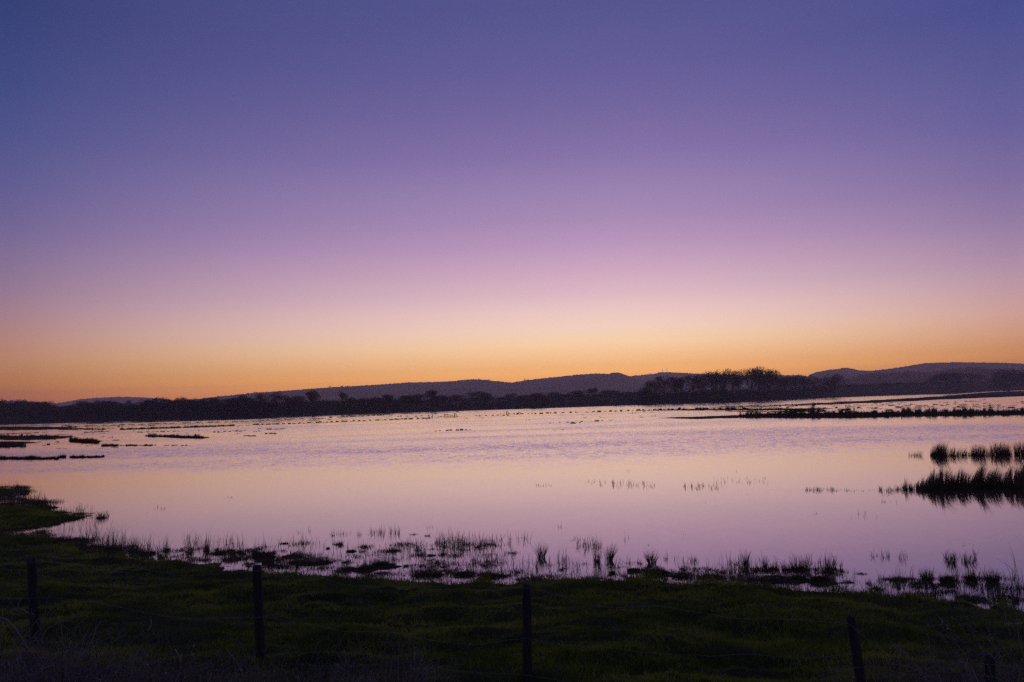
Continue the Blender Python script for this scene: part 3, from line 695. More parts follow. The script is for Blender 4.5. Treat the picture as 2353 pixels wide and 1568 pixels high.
for (k, x, y, w_, h_, n, lab, md) in [
    (1, 210, 548, 60, 45, 55, 'small floating tuft furthest left of the scattered marsh tufts', 14),
    (1, 610, 555, 90, 55, 70, 'spiky tuft under the two dark seed heads', 8),
    (1, 700, 606, 75, 45, 75, 'round black tuft below the spiky tuft with seed heads', 24),
    (1, 530, 585, 40, 30, 32, 'tiny tuft between the small floating tuft and the round black tuft', 12),
    (1, 300, 642, 140, 35, 90, 'long thin mat left of the biggest dark mat', 14),
    (1, 420, 682, 280, 45, 200, 'biggest dark mat of grass in the left marsh', 26),
    (1, 1010, 603, 120, 90, 90, 'wide tuft with long fine stems in the middle of the marsh', 16),
    (1, 1190, 600, 90, 70, 36, 'thin wispy tuft right of the wide fine stemmed tuft', 3),
    (1, 1290, 637, 100, 28, 60, 'flat floating mat alone right of the middle of the marsh', 10),
    (1, 1380, 622, 60, 50, 24, 'little wispy tuft beside the flat floating mat', 3),
    (1, 660, 740, 130, 35, 90, 'flat mat joined to the left of the round mound', 16),
    (1, 800, 742, 110, 80, 120, 'round mound in the marsh left of the double hump', 34),
    (1, 910, 712, 110, 85, 130, 'left and higher hump of the double hump in the marsh', 38),
    (1, 985, 708, 80, 45, 70, 'right and lower hump of the double hump in the marsh', 16),
    (1, 930, 765, 110, 35, 80, 'flat dark patch below the double hump', 16),
    (1, 1105, 715, 40, 60, 40, 'single dark spike of grass right of the double hump', 20),
    (1, 1260, 775, 240, 60, 230, 'wide black tussock at the edge of the bank under the marsh', 38),
    (1, 1540, 780, 150, 70, 150, 'black tussock left of the middle fence post by the bank', 36),
    (1, 1380, 722, 60, 20, 30, 'speck of grass above and between the two black tussocks', 7),
    (1, 1700, 790, 160, 40, 120, 'low tussock nearest the top of the middle fence post', 24),
    (1, 1260, 492, 60, 40, 26, 'small tuft in open water right of the broken rushes', 5),
    (1, 1160, 482, 90, 25, 30, 'flattened broken rushes floating on open water', 3),
    (1, 60, 640, 180, 90, 170, 'big ragged black clump behind the second fence post', 34),
    (1, 90, 690, 90, 70, 120, 'lower lobe of the ragged black clump behind the second fence post', 36),
    (0, 1600, 622, 110, 80, 100, 'round dark tussock left of the second fence post', 26),
    (0, 1700, 600, 70, 60, 60, 'small spiky tussock between the round one and the ragged clump', 16),
    (0, 1520, 605, 80, 110, 70, 'upright rushes just left of the round dark tussock', 6),
    (0, 850, 600, 90, 150, 110, 'thick rush stand in the left reeds with the darkest base', 24),
    (0, 1090, 625, 110, 110, 120, 'dome of rushes right of the left reeds at the bank', 34),
    (0, 745, 360, 110, 70, 80, 'feathery rushes at the tip of the left spit', 12),
    (0, 280, 285, 120, 100, 110, 'stand of rushes on the upper shore of the left spit', 6)]:
    clump(k, x, y, w_, h_, n, lab, md, .85 if md > 12 else .5, name='tussock' if md > 12 else 'rush_clump', cat='tussock' if md > 12 else 'rush clump', group='tufts scattered through the shallow marsh')

# loose stems growing out of the shallows
mb = MB()
def stems(u0, u1, v0, v1, n, hpx, lean=.2, wid=.0085):
    us = RNG.uniform(u0, u1, n); vs = RNG.uniform(v0, v1, n)
    c = max(2, n//9); cu = RNG.uniform(u0, u1, c); sel = RNG.uniform(size=n) < .6
    us = np.where(sel, cu[RNG.integers(0, c, n)] + RNG.normal(0, 2.2, n), us)
    P = np.array([tuple(onz(a, b)) for a, b in zip(us, vs)]); px = P[:, 1]/F
    P[:, 2] = -.02
    h = hpx*px*(.15+.95*RNG.uniform(0, 1, n)**1.3)
    bent = RNG.uniform(size=n) < .12
    ln = RNG.normal(0, 1, (n, 2))*(lean*h)[:, None]; ln[bent] *= 4; h = np.where(bent, h*.5, h)
    mb.add(*blades(P, h, ln, wid*RNG.uniform(.7, 1.3, n)*np.where(P[:, 1] > 28, 1.5, 1), 4, .06, RNG, 1.6))
for a in [(195, 290, 1238, 1266, 300, 46), (290, 385, 1258, 1280, 260, 42), (30, 107, 1150, 1168, 170, 30), (222, 252, 1182, 1192, 40, 20), (100, 230, 1195, 1245, 240, 18), (60, 200, 1168, 1182, 120, 12),
          (420, 560, 1240, 1262, 170, 30), (460, 600, 1262, 1285, 200, 34), (590, 720, 1240, 1300, 150, 24), (670, 720, 1218, 1228, 22, 12), (755, 830, 1224, 1232, 60, 14), (850, 920, 1220, 1233, 150, 20),
          (1000, 1080, 1238, 1262, 240, 32), (1040, 1060, 1245, 1268, 50, 42), (1085, 1130, 1240, 1252, 100, 24), (1130, 1220, 1235, 1255, 110, 24), (980, 1010, 1208, 1218, 14, 14),
          (700, 1180, 1250, 1325, 560, 24), (840, 1000, 1255, 1290, 160, 30), (1080, 1180, 1270, 1310, 160, 34), (1310, 1335, 1238, 1245, 30, 14), (1325, 1385, 1250, 1262, 160, 28), (1180, 1500, 1290, 1330, 420, 26),
          (1270, 1310, 1278, 1300, 40, 36), (1280, 1302, 1208, 1216, 14, 14), (1425, 1445, 1236, 1244, 4, 26), (1571, 1573, 1228, 1230, 2, 14), (1485, 1500, 1252, 1258, 4, 8), (1525, 1560, 1280, 1288, 20, 26), (1560, 1720, 1292, 1330, 150, 30),
          (1650, 1920, 1290, 1322, 260, 32), (1780, 1990, 1315, 1350, 130, 20), (2000, 2045, 1276, 1286, 45, 22), (2065, 2085, 1280, 1290, 24, 26), (2170, 2245, 1280, 1295, 90, 26), (2025, 2310, 1325, 1372, 330, 34),
          (2230, 2360, 1345, 1395, 130, 34), (2260, 2300, 1350, 1390, 60, 50), (2328, 2360, 1300, 1390, 22, 70), (1228, 1268, 1114, 1118, 36, 7), (1340, 1400, 1105, 1112, 26, 7), (1378, 1510, 1108, 1122, 170, 10), (1426, 1446, 1082, 1085, 8, 8),
          (1570, 1662, 1114, 1126, 130, 11), (1640, 1765, 1098, 1112, 80, 9), (1690, 1700, 1075, 1085, 6, 7), (1850, 1916, 1124, 1129, 110, 11), (1916, 2020, 1125, 1130, 80, 6), (2020, 2060, 1124, 1133, 90, 16), (1870, 1886, 1178, 1186, 10, 14),
          (1950, 2024, 1180, 1190, 26, 13), (2020, 2060, 1150, 1156, 20, 9), (355, 382, 1166, 1172, 16, 9), (514, 536, 1142, 1146, 9, 6), (330, 350, 1176, 1180, 5, 5), (2150, 2260, 1246, 1256, 9, 7), (1600, 1760, 1130, 1160, 10, 5)]:
    stems(*a)
o = link('reeds', mb.mesh('loose_rush_stems'), None, M['rush'])
tag(o, 'loose thin rush stems poking out of the shallow water along the bank', 'rushes', kind='stuff')

# the tall reed bed at the right and the broken row behind it
mb = MB(); n = 9500
us = RNG.uniform(2104, 2480, n); base_v = np.interp(us, [2100, 2480], [1126, 1118]); dep = RNG.uniform(-9, 5, n)
prof = np.interp(us, [2104, 2118, 2140, 2168, 2176, 2200, 2235, 2258, 2270, 2285, 2300, 2320, 2353, 2480], [22, 34, 44, 56, 44, 50, 44, 62, 46, 50, 40, 58, 60, 60])
P = np.array([tuple(onz(a, b+c)) for a, b, c in zip(us, base_v, dep)]); P[:, 2] = -.03; px = P[:, 1]/F
tuft = .8+.35*vnoise(us*.11, us*0, 3)+.15*vnoise(us*.4, us*0, 5)
h = prof*px*tuft*RNG.uniform(.15, 1.15, n)*1.15
ln = np.stack([h*(.26+.5*vnoise(us*.3, us*0, 13)+RNG.normal(0, .07, n)), h*RNG.normal(0, .1, n)], 1)
mb.add(*blades(P, h, ln, RNG.uniform(.006, .013, n), 5, .08, RNG, 2.2))
o = link('reeds', mb.mesh('reed_bed'), None, M['reed']); tag(o, 'thick black reed bed standing in the water at the right', 'reed bed', kind='stuff')
GR = 'broken row of reed clumps behind the reed bed'
for (u, v, w_, h_, n, r_, lab) in [
    (2104, 1048, 30, 15, 110, .2, 'smallest thin reed clump at the left end of the broken row'),
    (2148, 1048, 22, 28, 330, .45, 'tall curved reed clump second from the left in the broken row'),
    (2163, 1047, 20, 32, 380, .2, 'tallest reed clump with a sharp peak, third in the broken row'),
    (2192, 1048, 44, 22, 380, .3, 'wide low reed clump right of the sharp peaked clump'),
    (2224, 1047, 26, 14, 140, .1, 'lowest reeds linking the two dense groups of the broken row'),
    (2248, 1047, 30, 27, 420, .1, 'dense boxy reed clump in the middle of the broken row'),
    (2272, 1046, 22, 22, 150, .1, 'thin see through reed clump between two dense ones'),
    (2298, 1046, 34, 31, 560, .1, 'fullest rounded reed clump, second from the right end'),
    (2316, 1046, 20, 24, 170, .1, 'ragged outer edge clump touching the fullest rounded one'),
    (2350, 1045, 34, 32, 500, .1, 'reed clump cut off by the right edge of the view'),
    (2088, 1125, 26, 18, 170, .05, 'small dark reed clump just off the left tip of the reed bed'),
    (2067, 1126, 18, 13, 80, .05, 'little see through reed clump furthest left of the reed bed'),
    (2083, 1126, 9, 36, 30, 0, 'thin spire of reeds rising left of the reed bed')]:
    clump(0, 0, 0, w_, h_, n, lab, 0, .75, .07, GR, 'reed clump', 'reed_clump', (u, v), r_, 'reed', .012, .12)

# ------------------------------------------------------------------ far tussocks
far_me = []
for s_ in range(6):
    mb = rush_mesh(500+s_, 70, 1.0, 1.5, .85, .09, .055, .5, 0, .3); m_ = mb.mesh('tussock'); m_.materials.append(M['tussock']); far_me.append(m_)
def tuft(u, v, wpx, hpx, lab, group, name='tussock'):
    p = onz(u, v); px = p.y/F
    o = bpy.data.objects.new(name, far_me[int(RNG.integers(0, 6))]); COL.objects.link(o)
    o.location = (p.x, p.y, max(-.02, hz(p.x, p.y)-.03)); o.scale = (wpx*px/1.5, max(wpx*px/1.6, .5), hpx*px*1.25); o.rotation_euler.z = RNG.choice([0, PI])+RNG.uniform(-.3, .3)
    tag(o, lab, 'tussock', group)
def row(pts, n, w0, w1, h0, h1, lab, group, jit=.8):
    pts = np.array(pts, float); L = np.concatenate([[0], np.cumsum(np.abs(np.diff(pts[:, 0])))])
    for k in range(n):
        t = L[-1]*(k+RNG.uniform(-.35, .35)+.5)/n
        tuft(np.interp(t, L, pts[:, 0]), np.interp(t, L, pts[:, 1])+RNG.uniform(-jit, jit)*.6, RNG.uniform(w0, w1), RNG.uniform(h0, h1), lab, group)
for (x, y, w_, h_) in [(20, 622, 5, 3), (50, 622, 6, 5), (100, 620, 4, 2.5), (150, 620, 3, 3), (185, 620, 3, 3), (215, 619, 6, 3), (268, 619, 9, 4), (325, 614, 8, 4), (355, 613, 4, 3), (397, 613, 8, 4), (470, 611, 6, 2.5), (540, 609, 6, 4.5),
                       (590, 607, 7, 2.5), (683, 605, 3, 3), (750, 602, 7, 3), (803, 600, 10, 5), (855, 599, 5, 2), (907, 597, 7, 4.5), (952, 596, 5, 3), (1004, 595, 6, 5), (1068, 592, 7, 3.5), (1110, 590, 3, 2.5), (1160, 588, 11, 5), (1208, 587, 7, 4), (1262, 586, 5, 3)]:
    u, v = ct(2, x, y); tuft(u, v, w_, h_, 'small black tussock in the dotted line crossing the far floodwater', 'dotted line of tussocks on the far floodwater')
for (x, y, w_, h_) in [(1310, 585, 5, 3), (1362, 583, 8, 5), (1400, 582, 6, 3), (1437, 582, 6, 5), (1475, 582, 7, 5), (1540, 580, 8, 7), (1580, 579, 6, 4), (1700, 578, 9, 6), (1725, 578, 9, 6), (1760, 577, 9, 6), (1792, 577, 9, 6), (1860, 576, 6, 4), (1915, 575, 8, 5), (1985, 576, 10, 6), (2035, 578, 13, 6), (2135, 580, 9, 7), (2160, 581, 6, 5), (2250, 584, 9, 5), (2340, 582, 6, 4)]:
    u, v = ct(2, x, y); tuft(u, v, w_, h_, 'bristly black tussock on the thin grass strip in the far water', 'tussocks on the thin far grass strip')
for (x, y, w_, h_) in [(20, 582, 8, 4), (75, 580, 6, 4), (120, 579, 5, 4), (180, 563, 8, 4), (250, 590, 8, 4), (290, 590, 6, 6), (330, 588, 9, 5), (380, 590, 5, 4), (500, 597, 14, 6), (630, 563, 6, 4), (700, 588, 14, 6), (740, 584, 12, 8), (835, 564, 10, 4), (995, 566, 8, 3.5), (1130, 545, 12, 3), (1120, 588, 12, 4), (1200, 560, 14, 3), (1290, 600, 6, 3), (2050, 560, 12, 3), (2240, 562, 16, 4), (1450, 545, 9, 2.5), (1600, 545, 8, 2.5), (1750, 556, 8, 2.5), (2120, 540, 9, 3)]:
    u, v = ct(3, x, y); tuft(u, v, w_, h_, 'ragged tussock in the braided water behind the right tussock bank', 'tussocks in the braided water at the right')
for (x, y, w_, h_) in [(350, 706, 5, 2.5), (440, 702, 4, 3), (510, 697, 8, 2.5), (562, 707, 14, 5), (625, 700, 4, 3), (642, 690, 5, 3), (780, 687, 11, 4.5), (830, 682, 5, 2), (906, 680, 5, 2), (465, 765, 5, 2), (395, 770, 2, 2)]:
    u, v = ct(2, x, y); tuft(u, v, w_, h_, 'isolated low tussock in open water below the dotted line', 'isolated tussocks in open water')
for (x, y, w_, h_) in [(1655, 778, 6, 2), (1690, 775, 5, 2.5), (1760, 772, 8, 3.5), (1790, 770, 6, 4), (1850, 770, 9, 4), (1890, 769, 9, 5), (1930, 768, 7, 3), (1965, 767, 6, 2)]:
    u, v = ct(1, x, y); tuft(u, v, w_, h_, 'tussock in the short dark dash on open water mid view', 'short dash of tussocks in mid view')
row([ct(0, 1100, 764), ct(0, 1450, 752), ct(0, 1930, 736), ct(0, 2160, 726)], 26, 9, 15, 3.2, 5.2, 'brown tussock in the long drowned hedge line, left stretch', 'long drowned hedge line of tussocks')
row([ct(1, -60, 722), ct(1, 300, 710), ct(1, 800, 692), ct(1, 1200, 674), ct(1, 1600, 660)], 34, 5, 11, 2.4, 4.6, 'small tussock in the long drowned hedge line, right stretch', 'long drowned hedge line of tussocks')
row([ct(0, 600, 738), ct(0, 1300, 716), ct(0, 2353, 685), ct(1, 300, 670), ct(1, 640, 664)], 30, 8, 16, 1.6, 2.8, 'low tussock in the farther thin line beyond the drowned hedge', 'farther thin line of tussocks')
row([ct(1, 680, 655), ct(1, 1180, 632)], 12, 6, 13, 2, 3.5, 'dark tussock in the line hard under the far shore', 'tussock line under the far shore')
row([ct(1, 1260, 645), ct(1, 1500, 642), ct(1, 1620, 640)], 6, 4, 6, 2, 3.5, 'lone speck of tussock left of the broken rails', 'specks left of the broken rails')
row([ct(1, 1990, 640), ct(1, 2353, 632)], 7, 4, 7, 2, 3, 'dark speck of tussock between the broken rails and the slanting rail', 'specks beside the slanting rail')
row([ct(0, 780, 790), ct(0, 1010, 782)], 6, 8, 12, 2, 3, 'flat tussock below the drowned hedge at far left', 'flat tussocks below the drowned hedge')
row([ct(0, 1250, 790), ct(0, 1660, 780)], 10, 4, 8, 1.6, 3, 'dotted tussock below the drowned hedge left of the centre', 'dotted tussocks below the drowned hedge')
row([ct(0, 1950, 788), ct(0, 2230, 778)], 6, 4, 7, 2, 4, 'small tussock at the right end of the dotted line below the hedge', 'right end dots below the hedge')
row([ct(1, 90, 766), ct(1, 270, 758)], 6, 7, 11, 2, 3, 'tussock in the upper of two short dashes left of centre', 'upper short dash')
row([ct(1, 75, 803), ct(1, 200, 802)], 4, 5, 8, 2, 4, 'tussock in the lower of two short dashes left of centre', 'lower short dash')
row([ct(0, 1350, 824), ct(0, 1650, 828)], 12, 7, 12, 3, 5, 'tussock on the thin grass islet shaped like a dash, left end', 'tussocks on the dash shaped islet')
row([ct(0, 1650, 840), ct(0, 1870, 842)], 9, 8, 12, 6, 8, 'shaggy tussock on the thick right end of the dash shaped islet', 'tussocks on the dash shaped islet')
row([ct(0, 2250, 822), ct(0, 2353, 824)], 4, 7, 9, 2, 4, 'tuft right of the dash shaped islet', 'tufts right of the dash shaped islet')
row([ct(0, 650, 868), ct(0, 780, 886), ct(0, 900, 886)], 12, 10, 15, 7, 11, 'shaggy tussock on the short thick islet at far left', 'tussocks on the short thick islet')
row([ct(0, 940, 914), ct(0, 1080, 914)], 7, 7, 10, 6, 9, 'shaggy tussock heading the trailing dots below the thick islet', 'trailing dots below the thick islet')
row([ct(0, 1100, 912), ct(0, 1440, 910)], 14, 4, 7, 2, 6, 'shrinking tuft in the trailing dots below the thick islet', 'trailing dots below the thick islet')
row([ct(0, 1500, 910), ct(0, 1750, 910)], 5, 4, 7, 2, 3.5, 'last faint tuft at the end of the trailing dots', 'trailing dots below the thick islet')
row([ct(0, -200, 1035), ct(0, 150, 1034), ct(0, 530, 1034)], 26, 8, 13, 7, 12, 'shaggy tussock in the nearest left row, the unbroken part', 'nearest left row of shaggy tussocks')
row([ct(0, 550, 1020), ct(0, 600, 1020)], 3, 8, 10, 7, 10, 'lone shaggy tussock in the gap of the nearest left row', 'nearest left row of shaggy tussocks')
row([ct(0, 660, 1022), ct(0, 790, 1022)], 7, 8, 10, 6, 10, 'tussock in the short middle run of the nearest left row', 'nearest left row of shaggy tussocks')
row([ct(0, 820, 1020), ct(0, 960, 1016)], 7, 6, 9, 5, 8, 'tussock in the last run of the nearest left row', 'nearest left row of shaggy tussocks')
row([ct(0, 0, 805), ct(0, 340, 795)], 8, 8, 13, 2, 3, 'low tuft in the narrow channel at the far left edge', 'low tufts in the left channel')
tuft(111.5, 1022.5, 5, 5.5, 'single round black tuft alone in the golden water at left', 'lone round tuft', 'tussock')

# continuous rough grass on the islets and on the right tussock bank
mb = MB()
def rough(pts, n, h0, h1, jv, wid):
    pts = np.array(pts, float); us = RNG.uniform(pts[0, 0], pts[-1, 0], n); vs = np.interp(us, pts[:, 0], pts[:, 1]) + RNG.normal(0, jv, n)
    P = np.array([tuple(onz(a, b)) for a, b in zip(us, vs)]); P[:, 2] = np.maximum(height(P[:, 0], P[:, 1]), 0)-.03
    px = P[:, 1]/F; cl = .55+1.2*np.clip(vnoise(us*.16, us*0, 2)+.25, 0, 1)+.5*vnoise(us*.6, us*0, 7)
    h = px*RNG.uniform(h0, h1, n)*cl
    mb.add(*blades(P, h, RNG.normal(0, .25, (n, 2))*h[:, None], px*wid*RNG.uniform(.6, 1.4, n), 3, .15))
rough([(1700, 959), (1870, 959), (1990, 958), (2110, 955), (2240, 953.5), (2353, 951), (2470, 949)], 8500, 2, 15, 1.1, .8)
rough([(1764, 955), (2110, 952.5), (2353, 949), (2470, 947)], 3600, 2, 9, 1.3, .8)
rough([(-80, 986), (140, 986), (245, 987.5)], 1700, 1, 6, .7, .7)
rough([(-80, 1007), (60, 1007), (130, 1008)], 2200, 2, 10, 1.4, .8)
rough([(-80, 1026), (60, 1025)], 2000, 3, 12, 2.2, .9)
rough([(160, 1013), (190, 1014), (226, 1018)], 1100, 3, 10, 1.6, .9)
rough([(335, 1003), (468, 1006.5)], 1200, 2, 8, .6, .8)
rough([(1500, 943), (1900, 942.5)], 2300, 1, 5, .6, .7)
rough([(1640, 936), (1914, 928), (2189, 915), (2440, 904)], 3200, .5, 3, 1.2, .7)
rough([(1860, 951), (2180, 946), (2440, 941)], 2600, .5, 6, 2.2, .8)
def flecks(u0, u1, v0, v1, n, w0, w1, h0, h1, wid=.9):
    for k in range(n):
        u = RNG.uniform(u0, u1); v = RNG.uniform(v0, v1); w_ = RNG.uniform(w0, w1); m = max(6, int(w_*3))
        rough([(u, v), (u+w_, v-.03*w_)], m, h0, h1, .18, wid)
rough([ct(0, 1100, 766), ct(0, 1450, 754), ct(0, 1930, 738), ct(0, 2160, 728)], 2200, 1, 5, .5, .7)
rough([ct(0, 560, 744), ct(0, 1300, 719), ct(0, 2353, 688), ct(1, 640, 666)], 1500, .5, 2.4, .35, .7)
rough([ct(1, -60, 724), ct(1, 300, 712), ct(1, 800, 694), ct(1, 1200, 676), ct(1, 1600, 662)], 700, .5, 2.4, .4, .7)
rough([(1700, 958.5), (1850, 959.5), (2010, 958)], 2200, 5, 17, 1.0, .9)
for cu in (1812, 1838, 1858, 1872, 1895, 1930, 1985, 2004, 2030, 2075, 2200, 2215, 2300): rough([(cu, 957.5 if cu < 2050 else 954), (cu+RNG.uniform(8, 20), 957.5 if cu < 2050 else 953.5)], 260, 7, 18, .9, .9)
flecks(1764, 2353, 930, 948, 120, 3, 26, 1, 3.2)
flecks(1900, 2353, 918, 934, 60, 4, 22, .8, 2.0)
flecks(1600, 1900, 928, 947, 50, 4, 26, .8, 2.4)
flecks(0, 620, 978, 1000, 70, 3, 18, .8, 2.4)
flecks(620, 1500, 946, 966, 46, 3, 14, .8, 2.2)
flecks(0, 260, 1000, 1032, 26, 4, 20, 1, 3)
o = link('grass', mb.mesh('islet_grass'), None, M['tussock']); tag(o, 'rough brown grass on the islets and the right hand tussock bank', 'rough grass', kind='stuff')

# ------------------------------------------------------------------ drowned fences far out
def stick(mb, u0, v0, u1, v1, Y, r): 
    a = aty(u0, v0, Y); b = aty(u1, v1, Y+random.uniform(-.3, .3)); tube(mb, [tuple(a), tuple((a+b)/2), tuple(b)], r, 6)
def fence_thing(name, lab, cat, posts, rails, group=None):
    u0 = posts[0][0]; v0 = posts[0][2]; Y = onz(u0, v0).y; r = empty(name, onz(u0, v0)); tag(r, lab, cat, group)
    inv = r.location.copy(); px = Y/F
    for (u, vt, vb, w_, sl) in posts:
        Y = onz(u, vb).y; mb = MB(); stick(mb, u, vb+1, u+sl, vt, Y, w_*px*.5)
        V, Qd, Tr = mb.raw(); link('post', mk('post', V-np.array(inv), Qd, Tr), r, M['post'])
    for (a, b, c, d, w_) in rails:
        Y = onz(posts[0][0], posts[0][2]).y; mb = MB(); stick(mb, a, b, c, d, Y, w_*px*.5)
        V, Qd, Tr = mb.raw(); link('rail', mk('rail', V-np.array(inv), Qd, Tr), r, M['post'])
c1 = lambda x, y: ct(1, x, y)
def pp(k, x, yt, yb, w_=1.0, sl=0.0): u, vb = ct(k, x, yb); return (u, ct(k, x, yt)[1], vb, w_, sl)
fence_thing('broken_fence', 'collapsed post and rail fence standing in the flood at mid view', 'fence',
    [pp(1, 1622, 618, 656, 1.2), pp(1, 1700, 635, 650), pp(1, 1736, 620, 654, 1.6), pp(1, 1765, 620, 652), pp(1, 1790, 632, 652), pp(1, 1828, 612, 648, 1.6, -1.2), pp(1, 1808, 628, 650)],
    [(*c1(1660, 650), *c1(1740, 638), .9), (*c1(1740, 638), *c1(1840, 636), .9), (*c1(1740, 648), *c1(1850, 646), 1.1), (*c1(1828, 612), *c1(1855, 645), 1.2)])
fence_thing('broken_fence', 'leaning stakes of a fallen fence in the flood, right of the collapsed rails', 'fence',
    [pp(1, 2250, 606, 630), pp(1, 2280, 600, 628), pp(1, 2304, 592, 628, 1.8), pp(1, 2180, 625, 636), pp(1, 2212, 590, 600, .8)], [(*c1(2304, 594), *c1(2332, 622), 1.2), (*c1(2304, 612), *c1(2350, 626), .9)])
fence_thing('broken_fence', 'tiny slanting hurdle beside the first dot of the tussock line', 'fence',
    [pp(2, 62, 600, 622, 1.1), pp(2, 92, 614, 623, 1.0)], [(*ct(2, 62, 602), *ct(2, 100, 620), 1.1), (*ct(2, 62, 612), *ct(2, 92, 618), .8)])
fence_thing('rail_fence', 'left half of the tiny rail fence standing in far water', 'fence',
    [pp(2, x, 546, 558, .7) for x in (935, 962, 995, 1030, 1038)], [(*ct(2, 930, 553), *ct(2, 1040, 550), .7)])
fence_thing('rail_fence', 'right half of the tiny rail fence standing in far water', 'fence',
    [pp(2, x, 542, 555, .7) for x in (1068, 1096, 1125, 1163)], [(*ct(2, 1066, 548), *ct(2, 1168, 546), .8)])
for k, x, yt, yb, w_, lab in [(3, 1228, 600, 652, 1.9, 'short stout post at the foot of the right tussock bank'), (3, 790, 562, 588, 2.6, 'squat black post in the braided water at the right'),
                              (2, 2118, 545, 588, 1.8, 'short post on the thin far grass strip'), (3, 1352, 606, 640, 1.0, 'thin stake halfway between two posts of the right bank'), (1, 680, 630, 655, 1.6, 'black stump at the left end of the line under the far shore')]:
    u, vb = ct(k, x, yb); p = onz(u, vb); px = p.y/F; hh = (yb-yt)/4*px
    mb = MB(); tube(mb, [(0, 0, -.2), (0.01, 0, hh*.5), (.02, 0, hh)], [w_*px*.5]*3, 7)
    o = link('wooden_post', mb.mesh('wooden_post'), None, M['post']); o.location = (p.x, p.y, 0); tag(o, lab, 'post', 'single posts in the flood')
u, vb = ct(3, 1490, 642); p = onz(u, vb); px = p.y/F
mb = MB(); tube(mb, [(0, 0, -.2), (0, 0, .5), (-.01, 0, 19.5*px)], [1.1*px, 1.0*px, .9*px], 7)
o = link('wooden_post', mb.mesh('wooden_post'), None, M['post']); o.location = p; tag(o, 'tallest pale topped post on the right tussock bank', 'post', 'single posts in the flood')
mb = MB(); tube(mb, [(-8*px, .1, 1*px), (-2*px, .05, 4*px), (4*px, .1, 7*px), (9*px, .15, 10*px), (11*px, .15, 10.2*px)], [.8*px, .8*px, .6*px, .5*px, .3*px], 6)
tube(mb, [(-12*px, .1, .6*px), (0, .1, 1.2*px), (12*px, .1, 1.0*px)], .6*px, 5)
o = link('branch', mb.mesh('branch'), None, M['bark']); o.location = p; tag(o, 'bent fallen branch resting against the tallest post', 'branch')
u, vb = ct(0, 600, 735); p = onz(u, vb); px = p.y/F
mb = MB(); tube(mb, [(-10*px, 0, .5*px), (0, .2, 2*px), (14*px, 0, 1.4*px)], [.7*px, .8*px, .3*px], 6)
for a, b, c in ((-1, 5, 3), (2, 6, -2), (5, 4, 4), (-5, 3, -3)): tube(mb, [(a*px, .1, 1.6*px), ((a+c*.6)*px, .1, (b*.7)*px), ((a+c)*px, .1, b*px)], [.5*px, .4*px, .2*px], 5)
o = link('branch', mb.mesh('branch'), None, M['bark']); o.location = p; tag(o, 'forked driftwood branch stranded in far water at the left', 'branch')

# ------------------------------------------------------------------ bank grass
mb = MB(); n = 400000
yy = 6.2 + 21*RNG.uniform(0, 1, n)**1.5; xx = RNG.uniform(-.66, .66, n)*yy
s = yedge(xx)-yy; keep = (s > -.35)
xx = xx[keep]; yy = yy[keep]; hh = height(xx, yy); k = hh > .008; xx, yy, hh = xx[k], yy[k], hh[k]; n = len(xx)
pat = fbm(xx*.9, yy*1.4, 3, 41); pat2 = fbm(xx*3.2, yy*4.2, 2, 51)
L = (.03+.06*np.clip(pat+.4, 0, 1.2)+.09*np.clip(pat2, 0, 1))*RNG.uniform(.6, 1.3, n)
L *= 1+np.clip(1.1-(yedge(xx)-yy), 0, 1)*(.5+2.2*np.clip(vnoise(xx*5, yy*5, 71), 0, .5)*2)
ln = RNG.normal(0, .45, (n, 2))*L[:, None]+np.stack([.3*vnoise(xx*2, yy*2, 61), .3*vnoise(xx*2, yy*2, 62)], 1)*L[:, None]
mb.add(*blades(np.stack([xx, yy, hh-.01], 1), L, ln, RNG.uniform(.005, .010, n)*(.7+yy/18), 2, .2))
o = link('grass', mb.mesh('bank_grass'), None, M['grass']); tag(o, 'short tufted green grass of the near bank', 'grass', kind='stuff')
# ragged flooded mats of grass in the shallows along the bank
mb = MB()
def mats(u0, u1, v0, v1, n, w0, w1, hh):
    for k in range(n):
        u = RNG.uniform(u0, u1); v = RNG.uniform(v0, v1); p = onz(u, v); px = p.y/F; w_ = RNG.uniform(w0, w1)*px*(RNG.uniform()**.5+.2); m = int(40+w_*420)
        q = RNG.normal(size=(m, 2))*np.array([w_*.4, w_*.35+.03]); q[:, 1] += .25*w_*np.sin(q[:, 0]/w_*5+k)
        b = np.concatenate([q+np.array([p.x, p.y]), np.full((m, 1), -.015)], 1); L_ = hh*px*RNG.uniform(.25, 1.15, m)*(.6+.8*RNG.uniform())
        mb.add(*blades(b, L_, RNG.normal(0, .55, (m, 2))*L_[:, None], RNG.uniform(.006, .012, m), 3, .25))
        if RNG.uniform() < .6:
            m = RNG.integers(4, 16); q = RNG.normal(size=(m, 2))*w_*.3; b = np.concatenate([q+np.array([p.x, p.y]), np.full((m, 1), -.015)], 1); L_ = RNG.uniform(12, 34)*px*RNG.uniform(.4, 1.1, m)
            mb.add(*blades(b, L_, RNG.normal(0, .2, (m, 2))*L_[:, None], RNG.uniform(.006, .01, m), 4, .06, RNG, 1.6))
mats(590, 1180, 1250, 1326, 120, 10, 50, 7); mats(560, 700, 1270, 1304, 26, 8, 36, 8); mats(1000, 1500, 1310, 1338, 60, 10, 50, 7); mats(1480, 1960, 1308, 1345, 80, 12, 60, 8)
mats(1200, 1500, 1290, 1312, 18, 5, 20, 4); mats(1950, 2360, 1338, 1392, 46, 8, 40, 8); mats(2030, 2310, 1325, 1350, 24, 8, 36, 7); mats(-40, 120, 1230, 1256, 60, 12, 50, 9); mats(90, 200, 1238, 1262, 46, 12, 46, 8); mats(180, 310, 1256, 1278, 44, 12, 40, 7); mats(-40, 110, 1220, 1234, 26, 8, 30, 5)
